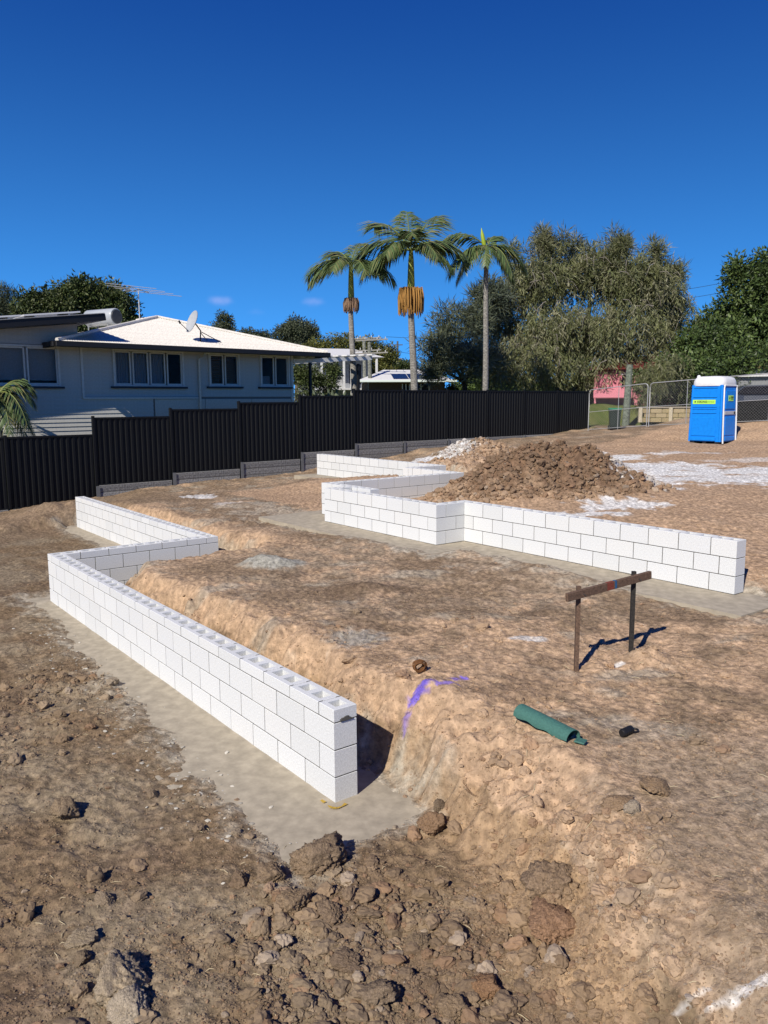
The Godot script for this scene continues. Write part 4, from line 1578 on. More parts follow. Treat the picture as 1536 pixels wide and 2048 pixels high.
	for i in list.size():
		var q: Array = list[i]
		var cc: Color = q[4]
		var cm := mat(lin(lerpf(cc.r * 1.6, 0.43, 0.4), lerpf(cc.g * 1.55, 0.315, 0.4), lerpf(cc.b * 1.45, 0.205, 0.4)), 0.95, "soil", 1.1, 1.6)
		cm.metallic_specular = 0.2
		var sh := clod_shape(300 + i, q[3], 4)
		var o := place(sh, "clay_clod" if (q[4] as Color).r < 0.35 else "stone", cm, self)
		var r: float = q[2] * 0.5
		o.transform = Transform3D(Basis.from_euler(Vector3(rnd(-0.25, 0.25), rnd(0, TAU), rnd(-0.25, 0.25))).scaled(Vector3.ONE * r), Vector3(q[0], ground(q[0], q[1]) + r * float(q[3]) * 0.28, q[1]))
		o.set_meta("label", q[5])
		o.set_meta("category", "clod" if (q[4] as Color).r < 0.35 else "stone")
		o.set_meta("group", "clods and stones in the foreground")

# bits of straw and root lying on the clay
func build_litter() -> void:
	var st := S()
	for i in 170:
		var z := -2.9 - pow(rng.randf(), 1.4) * 5.5
		var x := rnd(-1, 1) * 0.5 * -z
		var d := Vector3(x, 0, z) - A0
		if absf(d.dot(VD) - 0.1) < 0.5 and d.dot(UD) > -0.6:
			continue
		var a := rnd(0, TAU)
		var l := rnd(0.02, 0.07)
		var p0 := Vector3(x, ground(x, z) + 0.006, z)
		var x1 := x + cos(a) * l
		var z1 := z + sin(a) * l
		var p2 := Vector3(x1, ground(x1, z1) + 0.008, z1)
		tube(st, [p0, p0.lerp(p2, 0.5) + Vector3(rnd(-0.006, 0.006), 0.006, rnd(-0.006, 0.006)), p2], [0.0018, 0.0022, 0.0012], 4, false)
	var o := done(st, "straw_litter", mat(lin(0.50, 0.42, 0.27), 0.9), self)
	o.set_meta("kind", "stuff")
	o.set_meta("label", "bits of dry straw scattered on the clay")
	o.set_meta("category", "straw")
	# pale cement flakes beside the footing
	var xs: Array = []
	var cs: Array = []
	var sh := clod_shape(260, 0.3, 0)
	for i in 340:
		var s := rnd(-0.5, 6.0)
		var t := -0.75 + 0.05 * s + rng.randfn(0.0, 0.16)
		var p := loc(s, t)
		var r := lerpf(0.005, 0.024, pow(rng.randf(), 3.0))
		xs.append(Transform3D(Basis.from_euler(Vector3(rnd(-0.3, 0.3), rnd(0, TAU), rnd(-0.3, 0.3))).scaled(Vector3.ONE * r), Vector3(p.x, maxf(ground(p.x, p.z), 0.0) + r * 0.15, p.z)))
		cs.append(Color(0.40, 0.375, 0.32) * rnd(0.7, 1.25))
	var f := many("cement_flakes", sh, vmat(0.95), xs, cs, self)
	f.set_meta("kind", "stuff")
	f.set_meta("label", "pale flakes of cement spilt beside the footing")
	f.set_meta("category", "flakes")

# ---------------------------------------------------------------- wire mesh site fence
func build_mesh_fence() -> void:
	var galv := mat(lin(0.42, 0.43, 0.44), 0.4, "faint", 2.0)
	galv.metallic = 0.3
	var wire := mat(lin(0.20, 0.205, 0.21), 0.5)
	var cloth := mat(lin(0.010, 0.011, 0.013), 0.9, "faint", 2.0)
	var pts := [[8.80, -34.35, 1.42], [10.72, -32.30, 1.66], [12.84, -30.02, 1.84], [14.95, -27.75, 2.02], [17.0, -25.5, 2.2]]
	var names := ["wire mesh fence panel beside the end of the charcoal fence", "wire mesh fence panel half hidden behind the blue toilet", "wire mesh fence panel with black shade cloth right of the toilet", "wire mesh fence panel at the picture's right edge"]
	for k in 3:
		var a := Vector3(pts[k][0], pts[k][2], pts[k][1])
		var b := Vector3(pts[k + 1][0], pts[k + 1][2], pts[k + 1][1])
		var f := thing("mesh_fence_panel", names[k], "fence panel", a, 0.0, "wire mesh site fence panels")
		var ex := (b - a).normalized()
		var len_ := a.distance_to(b) - 0.09
		var o := ex * 0.05
		var hh := 1.74
		var st := S()
		var r := 0.14
		var loop: Array = []
		loop.append(o + Vector3(0, -0.05, 0))
		loop.append(o + Vector3(0, hh - r, 0))
		for q in 5:
			var an := PI - PI * 0.5 * q / 4.0
			loop.append(o + ex * (r + cos(an) * r) + Vector3(0, hh - r + sin(an) * r, 0))
		for q in 5:
			var an := PI * 0.5 - PI * 0.5 * q / 4.0
			loop.append(o + ex * (len_ - r + cos(an) * r) + Vector3(0, hh - r + sin(an) * r, 0))
		loop.append(o + ex * len_ + Vector3(0, -0.05, 0))
		var rad: Array = []
		for q in loop:
			rad.append(0.019)
		tube(st, loop, rad, 7)
		done(st, "frame", galv, f)
		st = S()
		tube(st, [o + Vector3(0, 0.80, 0), o + ex * len_ + Vector3(0, 0.80, 0)], [0.014, 0.014], 6)
		done(st, "mid_rail", galv, f)
		st = S()
		tube(st, [o + Vector3(0, 0.05, 0), o + ex * len_ + Vector3(0, 0.05, 0)], [0.014, 0.014], 6)
		done(st, "bottom_rail", galv, f)
		st = S()
		tube(st, [o + ex * (len_ * 0.52) + Vector3(0, -0.05, 0), o + ex * (len_ * 0.52) + Vector3(0, hh, 0)], [0.014, 0.014], 6)
		done(st, "brace", galv, f)
		# chain-link: two families of slanting wires
		st = S()
		var step := 0.11
		var n := int((len_ + hh) / step)
		var fz := ex.cross(Vector3.UP).normalized()
		for q in range(1, n):
			var c := q * step
			for sgn in [1.0, -1.0]:
				var x0 := maxf(0.02, c - hh + 0.05)
				var x1 := minf(len_ - 0.02, c)
				var y0 := c - x0
				var y1 := c - x1
				var xa := x0 if sgn > 0 else len_ - x0
				var xb := x1 if sgn > 0 else len_ - x1
				if x1 - x0 < 0.05:
					continue
				bar(st, o + ex * xa + Vector3(0, minf(y0, hh - 0.02), 0) + fz * 0.003 * sgn, o + ex * xb + Vector3(0, maxf(y1, 0.05), 0) + fz * 0.003 * sgn, 0.003, 0.003)
		done(st, "wire_mesh", wire, f)
		if k == 2:
			st = S()
			var zc := fz * -0.02
			for q in 12:
				var u0 := lerpf(0.03, len_ - 0.03, q / 12.0)
				var u1 := lerpf(0.03, len_ - 0.03, (q + 1) / 12.0)
				var w0 := fz * (0.015 * sin(q * 1.7))
				var w1 := fz * (0.015 * sin((q + 1) * 1.7))
				quad(st, o + ex * u0 + zc + w0 + Vector3(0, 0.02, 0), o + ex * u0 + zc + w0 + Vector3(0, 0.80, 0), o + ex * u1 + zc + w1 + Vector3(0, 0.80, 0), o + ex * u1 + zc + w1 + Vector3(0, 0.02, 0))
			done(st, "shade_cloth", cloth, f)
	var sn := thing("site_sign", "blank white board fixed to the mesh fence by the right edge", "sign", Vector3(14.2, 3.0, -28.42), atan2(0.73, 0.68) * 1.0)
	var st2 := S()
	cbox(st2, Vector3(0.0, 0.36, 0), Vector3(0.7, 0.78, 0.012), 0.003)
	done(st2, "board", mat(lin(0.78, 0.78, 0.78), 0.5, "faint", 1.0), sn)

# ---------------------------------------------------------------- beyond the site
func gable(parent: Node3D, x0: float, x1: float, z0: float, z1: float, y: float, rise: float, over: float, m: Material, hip: float) -> void:
	var st := S()
	var a := Vector3(x0 - over, y, z1 + over)
	var b := Vector3(x1 + over, y, z1 + over)
	var c := Vector3(x1 + over, y, z0 - over)
	var d := Vector3(x0 - over, y, z0 - over)
	var zm := (z0 + z1) * 0.5
	var r0 := Vector3(x0 - over + hip, y + rise, zm)
	var r1 := Vector3(x1 + over - hip, y + rise, zm)
	quad(st, a, r0, r1, b)
	quad(st, c, r1, r0, d)
	tri(st, b, r1, c)
	tri(st, d, r0, a)
	quad(st, a, b, c, d)
	done(st, "roof", m, parent)

func build_neighbours() -> void:
	var white := mat(lin(0.70, 0.70, 0.69), 0.6, "faint", 1.0)
	var greyw := mat(lin(0.33, 0.35, 0.38), 0.7, "faint", 1.0)
	var darkroof := mat(lin(0.045, 0.048, 0.055), 0.6, "patchy", 0.5)
	var dark := mat(lin(0.012, 0.013, 0.016), 0.3)
	# two-storey house with a white veranda
	var h := thing("veranda_house", "distant grey house with white veranda posts beside the pergola", "house", Vector3(-2.7, 2.0, -57.0), 0.35)
	var st := S()
	wall_round(st, -2.2, 2.0, 0.0, 3.7, 0.0, 0.2, [[-1.4, -0.5, 1.9, 3.3], [0.3, 1.2, 1.9, 3.3]])
	box(st, Vector3(-2.1, 1.85, -2.5), Vector3(0.2, 3.7, 4.6))
	box(st, Vector3(1.9, 1.85, -2.5), Vector3(0.2, 3.7, 4.6))
	box(st, Vector3(-0.1, 1.85, -4.9), Vector3(4.2, 3.7, 0.2))
	done(st, "wall", greyw, h)
	for x in [-0.95, 0.75]:
		st = S()
		box(st, Vector3(x, 2.6, -0.1), Vector3(0.9, 1.4, 0.04))
		done(st, "window", dark, h)
	gable(h, -2.4, 2.2, -5.0, 1.2, 3.75, 0.75, 0.25, white, 1.2)
	st = S()
	box(st, Vector3(-0.1, 1.55, 0.7), Vector3(4.3, 0.12, 1.4))
	done(st, "veranda_floor", white, h)
	for x in [-2.1, -0.5, 0.05, 1.9]:
		st = S()
		box(st, Vector3(x, 1.85, 1.3), Vector3(0.13, 3.75, 0.13))
		done(st, "veranda_post", white, h)
	for k in 16:
		st = S()
		box(st, Vector3(-2.0 + k * 0.09, 1.98, 1.3), Vector3(0.05, 0.75, 0.04))
		done(st, "baluster", white, h)
	st = S()
	box(st, Vector3(-1.3, 2.38, 1.3), Vector3(1.5, 0.07, 0.08))
	done(st, "handrail", white, h)
	# low house with solar panels
	h = thing("low_house", "distant low brick house with white gutter and solar panels on its roof", "house", Vector3(0.7, 2.0, -50.0), 0.12)
	st = S()
	wall_round(st, -1.6, 3.2, 0.0, 1.9, 0.0, 0.2, [[0.5, 0.95, 1.0, 1.75], [1.15, 2.2, 1.0, 1.75]])
	box(st, Vector3(0.8, 0.95, -4.9), Vector3(4.8, 1.9, 0.2))
	box(st, Vector3(-1.5, 0.95, -2.5), Vector3(0.2, 1.9, 4.6))
	box(st, Vector3(3.1, 0.95, -2.5), Vector3(0.2, 1.9, 4.6))
	done(st, "wall", mat(lin(0.13, 0.085, 0.06), 0.85, "patchy", 1.0), h)
	for w in [[0.72, 0.45], [1.67, 1.05]]:
		st = S()
		box(st, Vector3(w[0], 1.37, -0.08), Vector3(w[1], 0.75, 0.03))
		var wi := done(st, "window", dark, h)
		st = S()
		for sx in [-0.5, 0.0, 0.5]:
			box(st, Vector3(w[0] + sx * w[1], 1.37, -0.03), Vector3(0.07, 0.8, 0.07))
		box(st, Vector3(w[0], 1.0, -0.02), Vector3(w[1] + 0.1, 0.08, 0.09))
		done(st, "frame", white, wi)
	gable(h, -1.7, 3.3, -5.0, 0.0, 1.98, 0.75, 0.5, white, 1.8)
	st = S()
	cbox(st, Vector3(0.8, 1.93, 0.55), Vector3(6.1, 0.14, 0.1), 0.02)
	done(st, "gutter", mat(lin(0.62, 0.70, 0.66), 0.5), h)
	for k in 3:
		st = S()
		box(st, Vector3(0.4 + 1.0 * k, 2.24, -0.55), Vector3(0.96, 0.04, 1.5), Basis(Vector3.RIGHT, 0.24))
		done(st, "solar_panel", mat(lin(0.012, 0.018, 0.045), 0.12), h)
	st = S()
	tube(st, [Vector3(1.1, 2.3, -0.4), Vector3(1.1, 3.0, -0.4)], [0.03, 0.03], 6)
	done(st, "vent_pipe", white, h)
	# far dark hip roof
	h = thing("far_house", "far house with a charcoal hipped roof between the power poles and middle palm", "house", Vector3(1.6, 3.0, -88.0), 0.2)
	st = S()
	box(st, Vector3(0, 1.4, -2.5), Vector3(5.0, 2.9, 5.0))
	done(st, "wall", greyw, h)
	gable(h, -2.5, 2.5, -5.0, 0.0, 2.85, 1.5, 0.5, darkroof, 2.2)
	# pink house
	h = thing("pink_house", "pink house with a maroon roof seen through the wire mesh fence", "house", Vector3(11.6, 1.9, -41.6), -0.25)
	var pink := mat(lin(0.62, 0.22, 0.27), 0.7, "faint", 1.0)
	var maroon := mat(lin(0.16, 0.035, 0.03), 0.6, "patchy", 0.7)
	st = S()
	wall_round(st, -0.6, 3.4, 0.0, 2.35, 0.0, 0.2, [[0.75, 1.35, 1.45, 2.1]])
	box(st, Vector3(1.4, 1.17, -3.9), Vector3(4.0, 2.35, 0.2))
	box(st, Vector3(-0.5, 1.17, -2.0), Vector3(0.2, 2.35, 3.6))
	box(st, Vector3(3.3, 1.17, -2.0), Vector3(0.2, 2.35, 3.6))
	done(st, "wall", pink, h)
	st = S()
	box(st, Vector3(1.05, 1.77, -0.1), Vector3(0.6, 0.65, 0.04))
	var pw := done(st, "window", dark, h)
	st = S()
	box(st, Vector3(1.05, 2.16, -0.03), Vector3(0.75, 0.12, 0.1))
	done(st, "frame", white, pw)
	gable(h, -0.7, 3.5, -4.0, 0.0, 2.38, 0.75, 0.3, maroon, 1.2)
	st = S()
	box(st, Vector3(0.3, 1.2, 0.45), Vector3(1.9, 0.05, 1.1), Basis(Vector3.RIGHT, 0.5))
	done(st, "awning", pink, h)
	# red-roofed house on the right
	h = thing("red_roof_house", "house with a dull red roof glimpsed among the trees on the right", "house", Vector3(27.5, 2.6, -62.0), -0.4)
	st = S()
	box(st, Vector3(0, 1.2, -2.5), Vector3(7.0, 2.4, 5.0))
	done(st, "wall", white, h)
	gable(h, -3.5, 3.5, -5.0, 0.0, 2.4, 1.1, 0.5, mat(lin(0.20, 0.045, 0.035), 0.6, "patchy", 0.7), 1.8)
	# grey corrugated shed
	h = thing("metal_shed", "grey ribbed metal shed behind the mesh fence on the right", "shed", Vector3(18.6, 2.0, -40.0), -0.35)
	var shm := mat(lin(0.24, 0.25, 0.26), 0.5, "faint", 1.0)
	st = S()
	for k in 24:
		box(st, Vector3(-1.6 + k * 0.14, 0.95, 0.0), Vector3(0.07, 1.9, 0.03))
	box(st, Vector3(0, 0.95, -1.0), Vector3(3.4, 1.9, 1.97))
	done(st, "wall", shm, h)
	st = S()
	box(st, Vector3(0, 1.97, -0.95), Vector3(3.7, 0.06, 2.4), Basis(Vector3.RIGHT, 0.08))
	done(st, "roof", white, h)
	# parked car, mostly hidden
	build_car()
	# wheelie bin
	var b := thing("wheelie_bin", "dark wheelie bin with a green lid behind the wire mesh", "bin", Vector3(10.05, 1.45, -34.6), -0.2)
	st = S()
	var lo := [Vector3(-0.20, 0.06, -0.22), Vector3(-0.20, 0.06, 0.22), Vector3(0.20, 0.06, 0.22), Vector3(0.20, 0.06, -0.22)]
	var hi := [Vector3(-0.25, 0.86, -0.29), Vector3(-0.25, 0.86, 0.29), Vector3(0.25, 0.86, 0.29), Vector3(0.25, 0.86, -0.29)]
	for i in 4:
		quad(st, lo[i], hi[i], hi[(i + 1) % 4], lo[(i + 1) % 4])
	quad(st, lo[3], lo[2], lo[1], lo[0])
	done(st, "body", mat(lin(0.018, 0.03, 0.026), 0.5), b)
	st = S()
	cbox(st, Vector3(0, 0.90, 0), Vector3(0.58, 0.08, 0.66), 0.03)
	done(st, "lid", mat(lin(0.01, 0.22, 0.13), 0.45), b)
	for sx in [-0.24, 0.24]:
		st = S()
		tube(st, [Vector3(sx - 0.025, 0.1, -0.24), Vector3(sx + 0.025, 0.1, -0.24)], [0.1, 0.1], 12)
		done(st, "wheel", dark, b)
	# timber pole
	var p := thing("timber_pole", "weathered green-grey timber pole behind the wire mesh panel", "pole", Vector3(10.95, 1.4, -36.0))
	st = S()
	tube(st, [Vector3(0, -0.2, 0), Vector3(0.05, 1.6, 0), Vector3(0.09, 2.9, 0)], [0.17, 0.155, 0.14], 12)
	done(st, "shaft", mat(lin(0.26, 0.30, 0.24), 0.9, "bark", 1.0, 1.0), p)
	# low yellow block wall
	var bw := thing("garden_wall", "low wall of yellow blocks with pale posts behind the mesh fence", "wall", Vector3(11.6, 1.72, -36.2), -0.12)
	var bm: Array = []
	for v in [[0.44, 0.36, 0.20], [0.49, 0.40, 0.24], [0.40, 0.32, 0.18]]:
		bm.append(mat(lin(v[0], v[1], v[2]), 0.9, "patchy", 1.5))
	for row in 3:
		for k in 6:
			st = S()
			cbox(st, Vector3(0.25 + 0.5 * k + (0.22 if row == 1 else 0.0), 0.1 + row * 0.205, 0), Vector3(0.485, 0.19, 0.2), 0.015)
			done(st, "block", bm[rng.randi() % 3], bw)
	for k in 3:
		st = S()
		cbox(st, Vector3(0.05 + 1.32 * k, 0.33, 0.08), Vector3(0.16, 0.66, 0.2), 0.015)
		done(st, "post", mat(lin(0.62, 0.55, 0.40), 0.8, "patchy", 1.5), bw)
	st = S()
	cbox(st, Vector3(1.6, 0.67, 0), Vector3(3.4, 0.06, 0.26), 0.01)
	done(st, "coping", mat(lin(0.30, 0.27, 0.22), 0.9), bw)
	# power poles, crossarms, wires
	var pm := mat(lin(0.33, 0.34, 0.29), 0.9, "bark", 0.8, 0.8)
	var am := mat(lin(0.26, 0.25, 0.23), 0.9)
	for q in [[-0.86, -50.0, 6.6, "nearer"], [-1.28, -54.0, 7.0, "farther"]]:
		var pp := thing("power_pole", "%s of two close timber power poles right of the pergola" % q[3], "power pole", Vector3(q[0], 1.8, q[1]), 0.0, "power poles with crossarms")
		st = S()
		tube(st, [Vector3(0.05, 0, 0), Vector3(0, q[2] - 1.8, 0)], [0.15, 0.11], 10)
		done(st, "shaft", pm, pp)
		for yy in [q[2] - 1.95, q[2] - 2.75]:
			st = S()
			bar(st, Vector3(-0.85, yy - 0.03, 0.14), Vector3(1.15, yy + 0.05, 0.14), 0.07, 0.08)
			var ca := done(st, "crossarm", am, pp)
			for xx in [-0.7, -0.25, 0.5, 1.0]:
				st = S()
				tube(st, [Vector3(xx, yy + 0.06, 0.14), Vector3(xx, yy + 0.19, 0.14)], [0.04, 0.03], 6)
				done(st, "insulator", mat(lin(0.5, 0.5, 0.48), 0.3), ca)
	var fp := thing("far_power_pole", "slim far power pole above the charcoal hipped roof", "power pole", Vector3(1.96, 2.5, -110.0), 0.0, "power poles with crossarms")
	st = S()
	tube(st, [Vector3(0, 0, 0), Vector3(0, 8.2, 0)], [0.16, 0.12], 8)
	bar(st, Vector3(-0.7, 7.7, 0), Vector3(0.7, 7.7, 0), 0.12, 0.12)
	done(st, "shaft", mat(lin(0.10, 0.10, 0.10), 0.8), fp)
	st = S()
	cbox(st, Vector3(0.35, 5.4, 0), Vector3(0.6, 1.0, 0.5), 0.08)
	done(st, "transformer", mat(lin(0.3, 0.31, 0.32), 0.6), fp)
	var wm := mat(lin(0.03, 0.03, 0.032), 0.6)
	var ends := [[Vector3(0.1, 6.62, -49.9), Vector3(1.4, 10.3, -110)], [Vector3(-0.4, 6.7, -49.9), Vector3(1.9, 10.4, -110)], [Vector3(-0.8, 6.65, -49.9), Vector3(2.6, 10.3, -110)], [Vector3(0.2, 5.85, -49.9), Vector3(14.0, 6.0, -58.0)], [Vector3(0.2, 6.65, -49.9), Vector3(14.0, 8.3, -58.0)], [Vector3(11.0, 8.35, -46.0), Vector3(26.0, 11.0, -48.0)], [Vector3(11.0, 7.9, -46.0), Vector3(26.0, 10.4, -48.0)], [Vector3(15.0, 6.6, -46.0), Vector3(26.0, 4.6, -46.0)]]
	var wl := ["overhead wire from the left insulator of the near pole to the far pole", "overhead wire in the middle of the bundle to the far pole", "overhead wire from the outer insulator to the far pole", "lowest dark overhead wire passing behind the middle palm", "upper overhead wire passing behind the middle palm", "upper wire in the sky between weeping tree and right-hand tree", "lower wire in the sky between weeping tree and right-hand tree", "sloping service wire beside the weeping tree's right flank"]
	for i in ends.size():
		st = S()
		var lp: Array = []
		var lr: Array = []
		for k in 13:
			var f := k / 12.0
			lp.append((ends[i][0] as Vector3).lerp(ends[i][1], f) - Vector3(0, 0.5 * 4.0 * f * (1.0 - f), 0))
			lr.append(0.011)
		tube(st, lp, lr, 4, false)
		var o := done(st, "overhead_wire", wm, self)
		o.set_meta("label", wl[i])
		o.set_meta("category", "wire")
		o.set_meta("group", "overhead wires")

func build_car() -> void:
	var c := thing("parked_car", "dark car parked behind the black shade cloth at the right edge", "car", Vector3(16.4, 1.95, -35.0), -0.3)
	var paint := mat(lin(0.015, 0.022, 0.04), 0.2)
	paint.clearcoat_enabled = true
	var prof := [[-2.1, 0.35], [-2.15, 0.75], [-1.9, 0.92], [-1.2, 0.98], [-0.65, 1.38], [0.75, 1.42], [1.4, 1.02], [2.05, 0.92], [2.15, 0.6], [2.1, 0.35]]
	var st := S()
	for i in prof.size() - 1:
		var a: Array = prof[i]
		var b: Array = prof[i + 1]
		var wa := 0.85 if a[1] < 1.1 else 0.66
		var wb := 0.85 if b[1] < 1.1 else 0.66
		quad(st, Vector3(a[0], a[1], wa), Vector3(a[0], a[1], -wa), Vector3(b[0], b[1], -wb), Vector3(b[0], b[1], wb))
		for sz in [-1.0, 1.0]:
			quad(st, Vector3(a[0], a[1], wa * sz), Vector3(b[0], b[1], wb * sz), Vector3(b[0], 0.3, 0.85 * sz), Vector3(a[0], 0.3, 0.85 * sz))
	done(st, "body", paint, c)
	for sz in [-1.0, 1.0]:
		st = S()
		quad(st, Vector3(-1.0, 1.02, 0.83 * sz), Vector3(-0.62, 1.33, 0.70 * sz), Vector3(0.7, 1.36, 0.70 * sz), Vector3(1.2, 1.03, 0.83 * sz))
		done(st, "side_window", mat(lin(0.01, 0.01, 0.012), 0.08), c)
		for xx in [-1.35, 1.35]:
			st = S()
			tube(st, [Vector3(xx, 0.31, 0.70 * sz), Vector3(xx, 0.31, 0.88 * sz)], [0.31, 0.31], 16)
			var w := done(st, "wheel", mat(lin(0.015, 0.015, 0.015), 0.8), c)
			st = S()
			tube(st, [Vector3(xx, 0.31, 0.87 * sz), Vector3(xx, 0.31, 0.895 * sz)], [0.2, 0.19], 12)
			done(st, "rim", mat(lin(0.4, 0.4, 0.41), 0.4), w)

# ---------------------------------------------------------------- trees
# a tuft of leaves, unit sized: n flat leaves of length l and width w
func tuft(seed_: int, n: int, l: float, w: float, droop: float, spread := 0.6) -> ArrayMesh:
	var r := RandomNumberGenerator.new()
	r.seed = seed_
	var st := S()
	for i in n:
		var z := r.randf_range(-1, 1)
		var a := r.randf_range(0, TAU)
		var q := sqrt(1 - z * z)
		var d := Vector3(q * cos(a), z, q * sin(a))
		var o := d * spread * pow(r.randf(), 0.6)
		d = (d + Vector3(r.randf_range(-0.4, 0.4), -droop + r.randf_range(-0.3, 0.3), r.randf_range(-0.4, 0.4))).normalized()
		var side := d.cross(Vector3(r.randf_range(-1, 1), r.randf_range(-1, 1), r.randf_range(-1, 1))).normalized()
		var ll := l * r.randf_range(0.7, 1.3)
		var up := side.cross(d) * (ll * 0.12)
		var m := o + d * ll * 0.45 + up
		var e := o + d * ll - up * 0.5
		tri(st, o, m + side * w * 0.5, m - side * w * 0.5)
		tri(st, e, m - side * w * 0.5, m + side * w * 0.5)
	return mesh_of(st)

# a hanging strand, one metre long, with narrow leaves along a drooping stem
func strand(seed_: int, n: int, l: float, w: float) -> ArrayMesh:
	var r := RandomNumberGenerator.new()
	r.seed = seed_
	var st := S()
	var bend := Vector3(r.randf_range(0.15, 0.45), 0, 0)
	for i in n:
		var f := float(i) / n
		var o := bend * sin(f * PI * 0.55) + Vector3(r.randf_range(-0.05, 0.05), 0.10 * sin(f * PI) - f, r.randf_range(-0.05, 0.05))
		var a := r.randf_range(0, TAU)
		var d := Vector3(cos(a) * 0.5, -0.9 + r.randf_range(-0.2, 0.5), sin(a) * 0.5).normalized()
		var side := d.cross(Vector3(r.randf_range(-1, 1), r.randf_range(-0.3, 0.3), r.randf_range(-1, 1))).normalized()
		var ll := l * r.randf_range(0.7, 1.25)
		var m := o + d * ll * 0.5
		tri(st, o, m + side * w * 0.5, m - side * w * 0.5)
		tri(st, o + d * ll, m - side * w * 0.5, m + side * w * 0.5)
	return mesh_of(st)

# crown of tufts spread through lobes [x, y, z, rx, ry]; base is the tree's origin
func crown(t: Node3D, lobes: Array, per: float, shapes: Array, size: float, cols: Array, m: Material, shell := 0.45) -> void:
	var xs: Array = []
	var cs: Array = []
	for s in shapes:
		xs.append([])
		cs.append([])
	var gap := noise(rng.randi() % 1000, 0.55, 2)
	for q in lobes:
		var n := int(per * float(q[3]) * float(q[4]) * 4.0)
		for i in n:
			var d := rdir()
			var rr := shell + (1.0 - shell) * pow(rng.randf(), 0.5)
			rr *= 0.86 + 0.32 * gap.get_noise_3dv(d * 3.0 + Vector3(q[0], q[1], q[2]))
			var p := Vector3(q[0] + d.x * rr * float(q[3]), q[1] + d.y * rr * float(q[4]), q[2] + d.z * rr * float(q[3]) * 0.85)
			if gap.get_noise_3dv(p) < -0.28:
				continue
			var k := rng.randi() % shapes.size()
			var s := size * rnd(0.65, 1.3)
			xs[k].append(Transform3D(Basis.from_euler(Vector3(rnd(-0.5, 0.5), rnd(0, TAU), rnd(-0.5, 0.5))).scaled(Vector3.ONE * s), p - t.position))
			cs[k].append((cols[rng.randi() % cols.size()] as Color) * rnd(0.75, 1.25))
	for k in shapes.size():
		var o := many("crown", shapes[k], m, xs[k], cs[k], t)
		o.set_meta("kind", "stuff")

func limbs(t: Node3D, foot: Vector3, lobes: Array, r: float, m: Material) -> void:
	var st := S()
	var fork := foot + Vector3(0, (float(lobes[0][1]) - foot.y) * 0.42, 0)
	for q in lobes:
		fork.x += (float(q[0]) - foot.x) * 0.25 / lobes.size()
	tube(st, [foot - t.position - Vector3(0, 0.3, 0), foot.lerp(fork, 0.5) + Vector3(0.06, 0, 0.05) - t.position, fork - t.position], [r * 1.15, r * 0.95, r * 0.8], 9)
	done(st, "trunk", m, t)
	for q in lobes:
		st = S()
		var e := Vector3(q[0], q[1], q[2])
		var mid := fork.lerp(e, 0.5) + Vector3(rnd(-0.3, 0.3), 0.15 * fork.distance_to(e) * 0.4, rnd(-0.3, 0.3))
		tube(st, [fork - t.position, mid - t.position, e + Vector3(0, float(q[4]) * 0.5, 0) - t.position], [r * 0.6, r * 0.38, r * 0.12], 6)
		done(st, "limb", m, t)

func tree(called: String, label: String, foot: Vector3, lobes: Array, r: float, per: float, shapes: Array, size: float, cols: Array, lm: Material, bm: Material, group := "", shell := 0.45) -> Node3D:
	var t := thing(called, label, "tree", foot, 0.0, group)
	limbs(t, foot, lobes, r, bm)
	crown(t, lobes, per, shapes, size, cols, lm, shell)
	return t

# one feather frond, root at the origin, arching along +x
func frond(seed_: int, len_: float, rise: float, fall: float, leaf: float, n: int) -> ArrayMesh:
	var r := RandomNumberGenerator.new()
	r.seed = seed_
	var st := S()
	var pts: Array = []
	var rad: Array = []
	var c: Array = []
	for i in 13:
		var f := i / 12.0
		pts.append(Vector3(len_ * (f - 0.12 * f * f * f), len_ * (rise * f - fall * f * f), 0))
		rad.append(0.028 * (1.0 - f * 0.85))
	st.set_color(Color(0.16, 0.19, 0.05))
	tube(st, pts, rad, 5, false)
	st.set_smooth_group(-1)
	for i in n:
		var f := 0.10 + 0.9 * float(i) / n
		var k := minf(f * 12.0, 11.99)
		var o: Vector3 = (pts[int(k)] as Vector3).lerp(pts[int(k) + 1], k - int(k))
		var tang: Vector3 = ((pts[int(k) + 1] as Vector3) - (pts[int(k)] as Vector3)).normalized()
		var ll := leaf * (0.35 + 1.0 * sin(PI * clampf(f * 0.85 + 0.12, 0, 1))) * r.randf_range(0.85, 1.12)
		for sz in [-1.0, 1.0]:
			var d := (tang * 0.55 + Vector3(0, -0.18 + r.randf_range(-0.28, 0.14), 0) + Vector3(0, 0, sz) * (0.85 - 0.35 * f)).normalized()
			var w := 0.062
			var m := o + d * ll * 0.5
			var e := o + d * ll + Vector3(0, -0.22 * ll, 0)
			var side := tang * w * 0.5
			var g := r.randf_range(0.75, 1.2)
			st.set_color((Color(0.085, 0.125, 0.045) if r.randf() < 0.8 else Color(0.15, 0.15, 0.06)) * g)
			quad(st, o + side * 0.4, m + side, m - side, o - side * 0.4)
			tri(st, m + side, e, m - side)
	return mesh_of(st)

